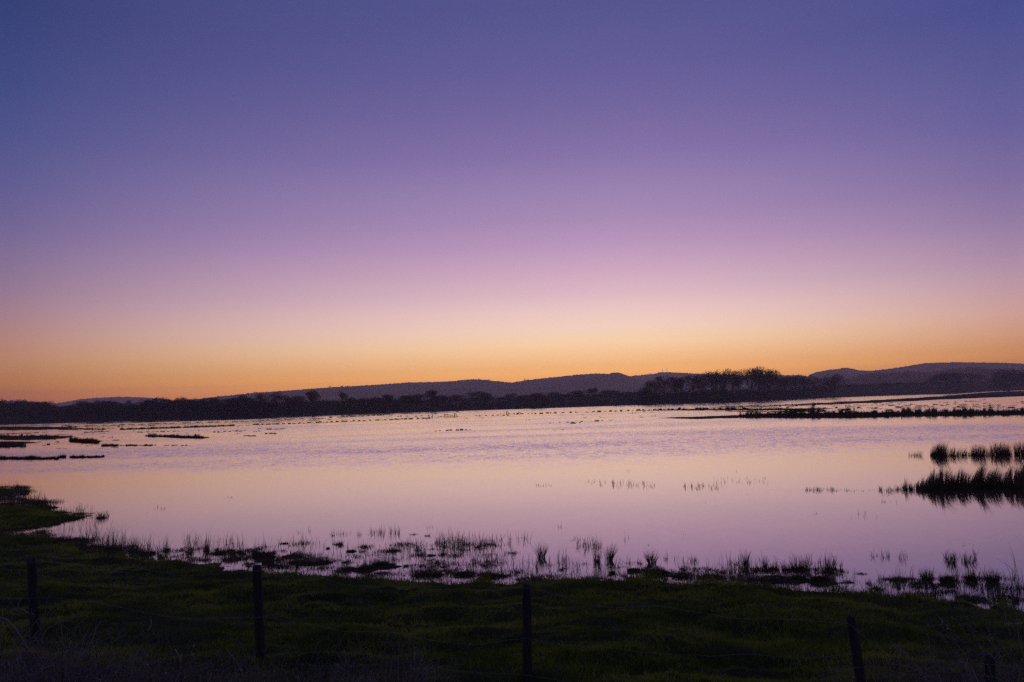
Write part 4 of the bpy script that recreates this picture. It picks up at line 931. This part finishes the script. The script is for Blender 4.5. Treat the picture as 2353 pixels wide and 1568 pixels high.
mats(120, 215, 1178, 1194, 34, 8, 36, 3); mats(0, 110, 1150, 1172, 36, 8, 40, 8); mats(-20, 60, 1118, 1150, 40, 8, 36, 7); mats(280, 600, 1262, 1292, 60, 8, 36, 8)
o = link('grass', mb.mesh('flooded_mats'), None, M['rush']); tag(o, 'ragged half drowned mats of grass along the edge of the bank', 'flooded grass', kind='stuff')
# grass on the left spit
mb = MB(); n = 26000
us = RNG.uniform(-60, 200, n); vs = RNG.uniform(1120, 1228, n); P = np.array([tuple(onz(a, b)) for a, b in zip(us, vs)]); hh = height(P[:, 0], P[:, 1]); k = hh > .01
P = P[k]; P[:, 2] = hh[k]-.01; n = len(P); L = RNG.uniform(.05, .13, n)
mb.add(*blades(P, L, RNG.normal(0, .4, (n, 2))*L[:, None], RNG.uniform(.012, .022, n), 2, .2))
o = link('grass', mb.mesh('spit_grass'), None, M['grass']); tag(o, 'short grass covering the spit at the left', 'grass', kind='stuff')
# dry brown and rank grass at the foot of the fence
mb = MB(); n = 15000
us = np.concatenate([RNG.uniform(-40, 1150, n*2//3), RNG.uniform(1850, 2400, n//3)]); n = len(us)
Yd = RNG.uniform(6.0, 9.2, n); P = np.array([[ray(a, 1500).x/ray(a, 1500).y*b, b, 0] for a, b in zip(us, Yd)])
dens = np.interp(us, [-40, 300, 650, 1000, 1150, 1850, 2100, 2400], [1, .85, .6, .35, .1, .15, .6, 1]); k = RNG.uniform(size=n) < dens*np.clip(1.2-(Yd-6)/3.4, .1, 1)
P = P[k]; n = len(P); P[:, 2] = height(P[:, 0], P[:, 1])-.02; L = RNG.uniform(.12, .42, n)
mb.add(*blades(P, L, RNG.normal(0, .35, (n, 2))*L[:, None], RNG.uniform(.003, .006, n), 4, .25))
o = link('weeds', mb.mesh('rank_grass'), None, M['tussock']); tag(o, 'rank dry grass and weeds at the foot of the near fence', 'weeds', kind='stuff')

# ------------------------------------------------------------------ barbed wire fence
fr = empty('barbed_wire_fence', aty(1210, 1568, 9.2)); fr.location.z = .4
tag(fr, 'barbed wire fence of weathered round posts crossing the grassy near bank', 'fence')
F0 = np.array(fr.location)
posts = [(72, 1283, 11.2, 1460, 82, 10.0), (590, 1300, 10.0, 1540, 601, 10.6), (1210, 1343, 9.2, 1600, 1213, 10.6), (1955, 1416, 8.0, 1560, 1978, 11.0), (2274, 1508, 7.2, 1640, 2278, 12.0)]
def lathe_post(top, bot, r, seed):
    rng = random.Random(seed); P = []; R = []
    a = Vector(bot); b = Vector(top); n = 26; mb = MB(); k = 14; V = []
    for i in range(n+1):
        t = i/n; c = a.lerp(b, t)
        for j in range(k):
            an = j*2*PI/k; q = r*(1.06-.08*t)*(1+.05*math.sin(2*an+seed)+.045*math.sin(5*an+t*3+seed)+rng.uniform(-.025, .025))
            if i == n: q *= .86
            V.append((c.x+q*math.cos(an), c.y+q*math.sin(an), c.z + (.012*math.sin(an+seed) if i >= n-1 else 0)))
    Qd = [(i*k+j, i*k+(j+1) % k, (i+1)*k+(j+1) % k, (i+1)*k+j) for i in range(n) for j in range(k)]
    V.append((b.x, b.y, b.z+.012)); Tr = [(n*k+j, n*k+(j+1) % k, len(V)-1) for j in range(k)]
    mb.add(np.array(V)-F0, Qd, Tr); return mb
for i, (u, vt, Y, vb, ub, wpx) in enumerate(posts):
    t = aty(u, vt, Y); lean = aty(ub, vb, Y); gz = hz(t.x, t.y)-.25
    dx = (lean.x-t.x)/(t.z-lean.z); bot = (t.x+dx*(t.z-gz), Y-.0, gz)
    mb = lathe_post(t, bot, wpx*Y/F, i+2)
    o = link('post', mb.mesh('post', True), fr, M['post'])
    if i == 3: o['label'] = 'post leaning to the left at its top'
    if i == 4: o['label'] = 'short post half buried in brambles'
PU = [p[0] for p in posts]; PY = [p[2]-.06 for p in posts]
def wdepth(u): return float(np.interp(u, [-300, 72, 590, 1210, 1955, 2274, 2500], [12.2, 11.14, 9.94, 9.14, 7.94, 7.14, 6.5]))
def wire(pts, r=.0017, barb=True, dy=0):
    P = np.array(pts, float); d = np.concatenate([[0], np.cumsum(np.hypot(*np.diff(P, axis=0).T))]); t = np.arange(0, d[-1], 5.0)
    uu = np.interp(t, d, P[:, 0]); vv = np.interp(t, d, P[:, 1])
    ker = np.array([1, 2, 3, 2, 1.])/9
    if len(vv) > 8: vv[2:-2] = np.convolve(vv, ker, 'same')[2:-2]
    W = np.array([tuple(aty(a, b, wdepth(a)+dy)) for a, b in zip(uu, vv)]); W += RNG.normal(0, .0018, W.shape)
    mb = MB(); tube(mb, W-F0, r, 4)
    dist = 0
    if barb:
        for i in range(1, len(W)-1):
            dist += np.linalg.norm(W[i]-W[i-1])
            if dist > .13:
                dist = 0
                for k in range(2):
                    e = RNG.normal(size=3); e /= np.linalg.norm(e); tube(mb, [W[i]-F0-e*.013, W[i]-F0, W[i]-F0+e*.013], [.0008, .0021, .0008], 3)
    link('wire', mb.mesh('wire'), fr, M['wire'])
S = lambda k, L: [cb(k, x, y) for x, y in L]
wire([(-60, 1300)] + S(0, [(0, 706), (205, 690), (240, 684), (280, 683), (400, 685), (550, 705), (700, 735), (800, 755), (940, 763), (1050, 740), (1180, 757), (1300, 780), (1400, 785), (1600, 772), (1870, 750)])
     + S(1, [(40, 752), (350, 770), (450, 790), (560, 825), (650, 852), (900, 865), (1300, 865), (1600, 855), (1884, 875)]) + S(2, [(75, 877), (150, 880), (250, 905), (400, 950), (500, 985), (640, 1015), (780, 1017), (1080, 1008), (1180, 1018), (1280, 1045), (1450, 1065), (1600, 1095), (1780, 1105), (1870, 1103)])
     + S(3, [(10, 1100), (200, 1108), (400, 1125), (560, 1130), (600, 1140), (660, 1190), (720, 1245), (800, 1310), (900, 1365), (1000, 1395), (1100, 1403), (1250, 1410), (1400, 1420), (1560, 1435), (1640, 1440), (1900, 1470)]))
wire([(-60, 1376)] + S(0, [(0, 945), (215, 955), (280, 945), (400, 945), (500, 960), (650, 975), (850, 1010), (1000, 1045), (1100, 1060), (1200, 1082), (1350, 1095), (1600, 1100), (1870, 1092)])
     + S(1, [(80, 1085), (250, 1125), (450, 1150), (650, 1195), (850, 1198), (1000, 1200), (1150, 1235), (1300, 1260), (1450, 1280), (1620, 1293), (1750, 1275), (1884, 1255)]) + S(2, [(75, 1248), (155, 1248), (250, 1280), (350, 1292), (520, 1300), (700, 1312), (820, 1330), (1000, 1352), (1150, 1365), (1350, 1367), (1480, 1378), (1550, 1368), (1700, 1362), (1884, 1368)])
     + S(3, [(10, 1380), (200, 1385), (400, 1385), (600, 1362), (640, 1364)]))
wire(S(1, [(50, 1420), (500, 1450), (900, 1440), (1350, 1470), (1600, 1495), (1884, 1508)]) + S(2, [(75, 1510), (160, 1525), (300, 1545), (420, 1565), (700, 1590)]))
wire(S(3, [(300, 1560), (450, 1500), (640, 1460), (800, 1455), (950, 1495), (1100, 1530), (1250, 1600)]), dy=-.03)
wire(S(3, [(1000, 1500), (1100, 1475), (1250, 1455), (1330, 1465), (1450, 1510), (1560, 1560)]), dy=-.05)

# ------------------------------------------------------------------ brambles in front of the fence
def arc(p0, az, L, up, n, rng, wig=.12, grav=.25):
    P = [np.array(p0, float)]; d = np.array([math.cos(az)*(1-up), math.sin(az)*(1-up)*.6, up]); d /= np.linalg.norm(d)
    for i in range(n):
        d = d + np.array([rng.gauss(0, wig), rng.gauss(0, wig), rng.gauss(0, wig)-grav/n*2]); d /= np.linalg.norm(d); P.append(P[-1]+d*L/n)
    return np.array(P)
def bramble(u0, u1, Y0, Y1, n, hmul, leafn, lab, seed):
    rng = random.Random(seed); mb = MB(); LP = []
    for k in range(n):
        u = rng.uniform(u0, u1); Y = rng.uniform(Y0, Y1); d = ray(u, 1500); x = d.x/d.y*Y; z = hz(x, Y)
        P = arc((x, Y, z-.02), rng.uniform(0, 2*PI), rng.uniform(.35, 1.1)*hmul(u), rng.uniform(.4, .9), 9, rng, .16, .55)
        P[:, 2] = np.maximum(P[:, 2], z-.02)
        tube(mb, P, np.linspace(rng.uniform(.002, .0042), .0009, len(P)), 4)
        for q in P[3:]:
            if rng.random() < .4:
                tube(mb, arc(q, rng.uniform(0, 2*PI), rng.uniform(.06, .2), rng.uniform(.2, .9), 3, rng, .2, .3), [.0016, .0012, .001, .0006], 3)
            if rng.random() < leafn: LP.append(q+np.array([rng.gauss(0, .02), rng.gauss(0, .02), rng.gauss(0, .02)]))
    o = link('bramble', mb.mesh('bramble_stems'), None, M['bramble']); tag(o, lab, 'bramble', kind='stuff')
    return LP
lp1 = bramble(-40, 1000, 6.4, 9.0, 2300, lambda u: float(np.interp(u, [-40, 150, 260, 700, 950, 1000], [1.15, .95, .62, .6, .75, .4])), .10, 'tangled dark bramble thicket below the left fence posts', 3)
lp2 = bramble(1880, 2420, 5.8, 8.4, 1100, lambda u: float(np.interp(u, [1880, 2050, 2200, 2420], [.35, .5, .8, 1.25])), .16, 'tangled bramble with pale leaves in the lower right corner', 4)
for lp, nm, lab, keepn in ((lp1, 'leaves', 'few pale dead leaves caught in the left bramble thicket', 170), (lp2, 'leaves', 'pale curled leaves caught in the lower right bramble', 330)):
    idx = RNG.permutation(len(lp))[:keepn]; P = np.array([lp[i] for i in idx])
    V, Qd = leaves(P, RNG.uniform(.006, .02, len(P)), RNG); V[1::4, 2] += .004
    o = link(nm, mk('leaf_litter', V, Qd), None, M['pale']); tag(o, lab, 'dead leaves', kind='stuff')
def stemline(name, pts, Y, r, lab, mat='pale', cat='dead stem', side=0):
    P = np.array([tuple(aty(u, v, Y)) for u, v in pts]); d = np.concatenate([[0], np.cumsum(np.linalg.norm(np.diff(P, axis=0), axis=1))]); t = np.linspace(0, d[-1], 18)
    W = np.stack([np.interp(t, d, P[:, i]) for i in range(3)], 1)
    for _ in range(2): W[1:-1] = (W[:-2]+W[1:-1]*2+W[2:])/4
    mb = MB(); tube(mb, W, np.linspace(r, r*.5, len(W)), 5)
    rng = random.Random(int(pts[0][0]))
    for k in range(side):
        q = W[rng.randint(2, 16)]; tube(mb, arc(q, rng.uniform(0, 6.28), rng.uniform(.05, .14), rng.uniform(-.3, .6), 3, rng, .2, .5), [.0016, .0013, .001, .0006], 3)
    o = link(name, mb.mesh(name), None, M[mat]); tag(o, lab, cat)
stemline('dead_stem', S(0, [(-40, 1090), (20, 1095), (60, 1115), (110, 1170), (150, 1225), (185, 1280), (205, 1330)]), 6.6, .007, 'arching dead bramble stem curving down from the left edge', side=14, mat='pale_brown')  if False else None
M['palebrown'] = plant_mat('weathered_stem', (.09, .07, .065), (.14, .11, .10), (.22, .18, .17), .6, .3, 5.0)
stemline('dead_stem', S(0, [(-40, 1085), (20, 1095), (60, 1115), (110, 1170), (150, 1225), (185, 1280), (205, 1330)]), 6.6, .008, 'thick arching dead stem curving down from the left edge', 'palebrown', side=16)
stemline('dead_stem', S(0, [(0, 1100), (12, 1125), (30, 1155), (45, 1185)]), 6.6, .004, 'thin dead stem under the thick arching one at the left edge', 'palebrown', side=4)
stemline('dead_stem', S(0, [(75, 1070), (90, 1040), (120, 1022), (150, 1020), (175, 1035), (215, 1062), (250, 1072)]), 7.4, .004, 'small hooped stem in front of the left fence post', 'palebrown', side=4)
stemline('dead_stem', S(0, [(1088, 1190), (1106, 1165), (1116, 1135), (1112, 1112), (1105, 1102)]), 8.2, .0045, 'pale crescent shaped dry stalk between the two left posts', 'pale')
stemline('dead_stem', S(0, [(345, 1075), (360, 1050), (372, 1030), (385, 1015)]), 8.0, .003, 'short straight pale stalk right of the left fence post', 'palebrown')
stemline('dead_stem', S(0, [(428, 1078), (445, 1120), (455, 1180), (462, 1250), (465, 1310)]), 7.2, .003, 'long wavering stalk right of the left fence post', 'palebrown', side=6)
stemline('dead_stem', S(0, [(1290, 1325), (1308, 1360), (1325, 1385), (1330, 1420)]), 7.2, .003, 'left prong of the pale forked twig near the second post', 'pale')
stemline('dead_stem', S(0, [(1340, 1358), (1328, 1385), (1318, 1410)]), 7.2, .003, 'right prong of the pale forked twig near the second post', 'pale')
stemline('dead_stem', S(0, [(1408, 1345), (1420, 1370), (1435, 1400)]), 7.2, .003, 'short pale twig right of the pale forked twig', 'pale')
stemline('dead_stem', S(2, [(962, 1020), (966, 1050), (968, 1090)]), 9.6, .003, 'short pale stalk in the grass right of the middle post', 'palebrown')
stemline('dead_stem', S(3, [(1285, 1110), (1280, 1128), (1272, 1145)]), 9.6, .0025, 'tiny pale stalk in the grass below the bank pool', 'pale')
stemline('dead_stem', S(3, [(1870, 1130), (1820, 1138), (1770, 1135), (1735, 1150)]), 8.0, .003, 'pale drooping stalk at the right edge above the brambles', 'pale', side=5)
stemline('dead_stem', S(3, [(1425, 1425), (1440, 1460), (1470, 1510)]), 6.8, .0035, 'reddish leaning stem left of the buried short post', 'bramble', side=5)
stemline('dead_stem', S(1, [(1235, 1370), (1215, 1400), (1200, 1440), (1190, 1480)]), 7.2, .003, 'forked stem rising from the bramble left of the middle post', 'palebrown', side=8)
# two dark seed heads on stems in the marsh
for (x, y, lab) in ((564, 492, 'left one of two dark seed heads above the marsh tufts'), (575, 492, 'right one of two dark seed heads above the marsh tufts')):
    p = onz(*cb(1, x, y+30)); t = aty(*cb(1, x, y), p.y); mb = MB(); V = np.array(t-p)
    tube(mb, [(0, 0, -.02), tuple(V*.5+np.array([.005, 0, 0])), tuple(V)], .003, 4)
    tube(mb, [tuple(V-np.array([0, 0, .02])), tuple(V), tuple(V+np.array([0, 0, .02])), tuple(V+np.array([0, 0, .03]))], [.008, .016, .014, .004], 6)
    o = link('seed_head', mb.mesh('seed_head'), None, M['reed']); o.location = p; tag(o, lab, 'seed head', 'seed heads in the marsh')
for (x, y, s_, lab) in ((1810, 972, 1.0, 'larger pointed dark seed head by the water at the right edge'), (1840, 974, .75, 'smaller pointed dark seed head by the water at the right edge')):
    p = onz(*cb(3, x, y)); mb = MB(); tube(mb, [(0, 0, -.03), (0, 0, .02), (.0, 0, .05*s_), (-.004, 0, .085*s_), (-.006, 0, .1*s_)], [.008, .03*s_, .032*s_, .014*s_, .002], 7)
    o = link('seed_head', mb.mesh('seed_head'), None, M['reed']); o.location = (p.x, p.y, max(0, hz(p.x, p.y))); tag(o, lab, 'seed head', 'seed heads at the right bank')

# ------------------------------------------------------------------ air
hx = np.array([(x, y, z) for z in (-2.5, 172) for x, y in ((-6000, -300), (6000, -300), (6000, 5900), (-6000, 5900))], float)
hq = [(0, 3, 2, 1), (4, 5, 6, 7), (0, 1, 5, 4), (1, 2, 6, 5), (2, 3, 7, 6), (3, 0, 4, 7)]
m, nt, out = nt_new('haze')
pv = nt.nodes.new('ShaderNodeVolumePrincipled'); pv.inputs['Density'].default_value = 1.9e-4
pv.inputs['Color'].default_value = (.97, .80, .80, 1); pv.inputs['Anisotropy'].default_value = .6
nt.links.new(pv.outputs[0], out.inputs['Volume'])
o = link('haze', mk('haze', hx, hq), None, m); tag(o, kind='stuff')

# ------------------------------------------------------------------ dusk sky
def azel(u, v):
    d = ray(u, v).normalized(); return math.degrees(math.atan2(d.x, d.y)), math.degrees(math.asin(d.z))
colsC = [(905, (1.7766, 0.6174, 0.0985)), (885, (2.0715, 0.8065, 0.1282)), (862, (2.3927, 1.0547, 0.1736)), (840, (1.7668, 0.8865, 0.2537)), (815, (1.5512, 0.9039, 0.3968)), (785, (1.4127, 0.9453, 0.5298)), (750, (1.2252, 0.8689, 0.676)), (715, (1.0948, 0.7551, 0.6916)), (670, (0.8806, 0.595, 0.655)), (620, (0.7367, 0.4665, 0.6088)), (560, (0.5655, 0.3526, 0.5714)), (500, (0.4315, 0.286, 0.5116)), (430, (0.3425, 0.2425, 0.4729)), (350, (0.2482, 0.18, 0.4169)), (250, (0.1783, 0.1406, 0.3641)), (150, (0.1286, 0.1137, 0.3265)), (0, (0.0883, 0.0926, 0.2792))]
colsL = [(945, (0.6496, 0.1653, 0.0004)), (915, (0.9678, 0.2492, 0.0006)), (890, (0.8869, 0.3054, 0.0032)), (860, (0.7407, 0.3103, 0.073)), (825, (0.6973, 0.3215, 0.1469)), (780, (0.5969, 0.2998, 0.2331)), (730, (0.4722, 0.265, 0.2937)), (670, (0.3522, 0.2182, 0.3246)), (600, (0.2548, 0.1826, 0.3275)), (520, (0.1724, 0.1412, 0.3219)), (420, (0.1146, 0.1131, 0.3015)), (300, (0.0699, 0.0895, 0.2688)), (180, (0.0466, 0.0709, 0.2318)), (0, (0.0303, 0.0508, 0.1824))]
colsR = [(885, (0.8626, 0.2875, 0.0166)), (860, (1.1369, 0.3951, 0.0209)), (830, (1.3885, 0.523, 0.0272)), (800, (1.0912, 0.474, 0.1202)), (765, (0.9605, 0.4816, 0.2521)), (720, (0.8482, 0.4785, 0.3825)), (660, (0.654, 0.4005, 0.4474)), (590, (0.4763, 0.3071, 0.4445)), (500, (0.3125, 0.2191, 0.4092)), (400, (0.2125, 0.1637, 0.3697)), (280, (0.138, 0.1234, 0.3423)), (150, (0.0961, 0.1012, 0.3052)), (0, (0.0595, 0.0777, 0.2673))]
w = bpy.data.worlds.new('World'); scene.world = w; w.use_nodes = True; nt = w.node_tree; nt.nodes.clear(); L = nt.links.new; N = nt.nodes.new
outw = N('ShaderNodeOutputWorld'); bg = N('ShaderNodeBackground'); L(bg.outputs[0], outw.inputs[0])
tcw = N('ShaderNodeTexCoord'); sp = N('ShaderNodeSeparateXYZ'); L(tcw.outputs['Generated'], sp.inputs[0])
def wm(op, a, b=None, c=None):
    n = N('ShaderNodeMath'); n.operation = op
    for i, x in enumerate((a, b, c)):
        if x is None: continue
        if isinstance(x, (int, float)): n.inputs[i].default_value = x
        else: L(x, n.inputs[i])
    return n.outputs[0]
EL = wm('MULTIPLY', wm('ARCSINE', sp.outputs['Z']), 180/PI)
AZn = wm('MULTIPLY', wm('ARCTAN2', sp.outputs['X'], sp.outputs['Y']), 180/PI)
def t_of(e): return (e+2)/52.0
T_ = wm('MULTIPLY', wm('ADD', EL, 2.0), 1/52.0)
def ramp(cols, u, zen, gain=(1, 1, 1)):
    rp = N('ShaderNodeValToRGB'); L(T_, rp.inputs[0]); st = []
    for v, c in cols:
        st.append((t_of(azel(u, v)[1]), (*c, 1)))
    st.append((t_of(34), tuple(.6*a+.4*b for a, b in zip((*cols[-1][1], 1), srgb(*zen))))); st.append((1.0, srgb(*zen)))
    st = [(max(0, min(1, p)), (c[0]*gain[0], c[1]*gain[1], c[2]*gain[2], 1)) for p, c in st]; st.sort(key=lambda q: q[0])
    e = rp.color_ramp.elements
    e[0].position = st[0][0]; e[0].color = st[0][1]; e[1].position = st[-1][0]; e[1].color = st[-1][1]
    for p, c in st[1:-1]: e.new(p).color = c
    rp.color_ramp.interpolation = 'LINEAR'
    return rp.outputs[0]
rC = ramp(colsC, 1440, (80, 88, 152)); rL = ramp(colsL, 10, (72, 82, 145)); rR = ramp(colsR, 2340, (78, 86, 150))
rB = N('ShaderNodeRGB'); rB.outputs[0].default_value = srgb(104, 106, 150)
aC, aL, aR = azel(1440, 900)[0], azel(10, 900)[0], azel(2340, 850)[0]
def wmix(f, a, b):
    n = N('ShaderNodeMixRGB'); L(f, n.inputs[0]); L(a, n.inputs[1]); L(b, n.inputs[2]); return n.outputs[0]
def wmr(v, a, b, sm='SMOOTHSTEP'):
    n = N('ShaderNodeMapRange'); n.interpolation_type = sm; L(v, n.inputs[0]); n.inputs['From Min'].default_value = a; n.inputs['From Max'].default_value = b; return n.outputs[0]
fL = wm('POWER', wmr(AZn, aC, aL, 'LINEAR'), 1.9); fR = wm('POWER', wmr(AZn, aC, aR, 'LINEAR'), 1.5)
mC = wmix(fR, wmix(fL, rC, rL), rR)
fB = wmr(wm('ABSOLUTE', wm('SUBTRACT', AZn, aC)), 38, 110)
mC = wmix(fB, mC, rB.outputs[0])
below = wmr(EL, 0, -3)
bl = N('ShaderNodeRGB'); bl.outputs[0].default_value = (.01, .008, .01, 1)
L(wmix(below, mC, bl.outputs[0]), bg.inputs[0]); bg.inputs[1].default_value = 1.0

# the sun is already below the downs, so the scene is lit by the dusk sky alone
scene.view_settings.view_transform = 'Standard'; scene.view_settings.look = 'None'; scene.view_settings.exposure = 0; scene.view_settings.gamma = 1
scene.view_settings.use_curve_mapping = False
scene.render.engine = 'CYCLES'
scene.cycles.max_bounces = 5; scene.cycles.diffuse_bounces = 2; scene.cycles.glossy_bounces = 3; scene.cycles.volume_bounces = 1
scene.cycles.use_denoising = False
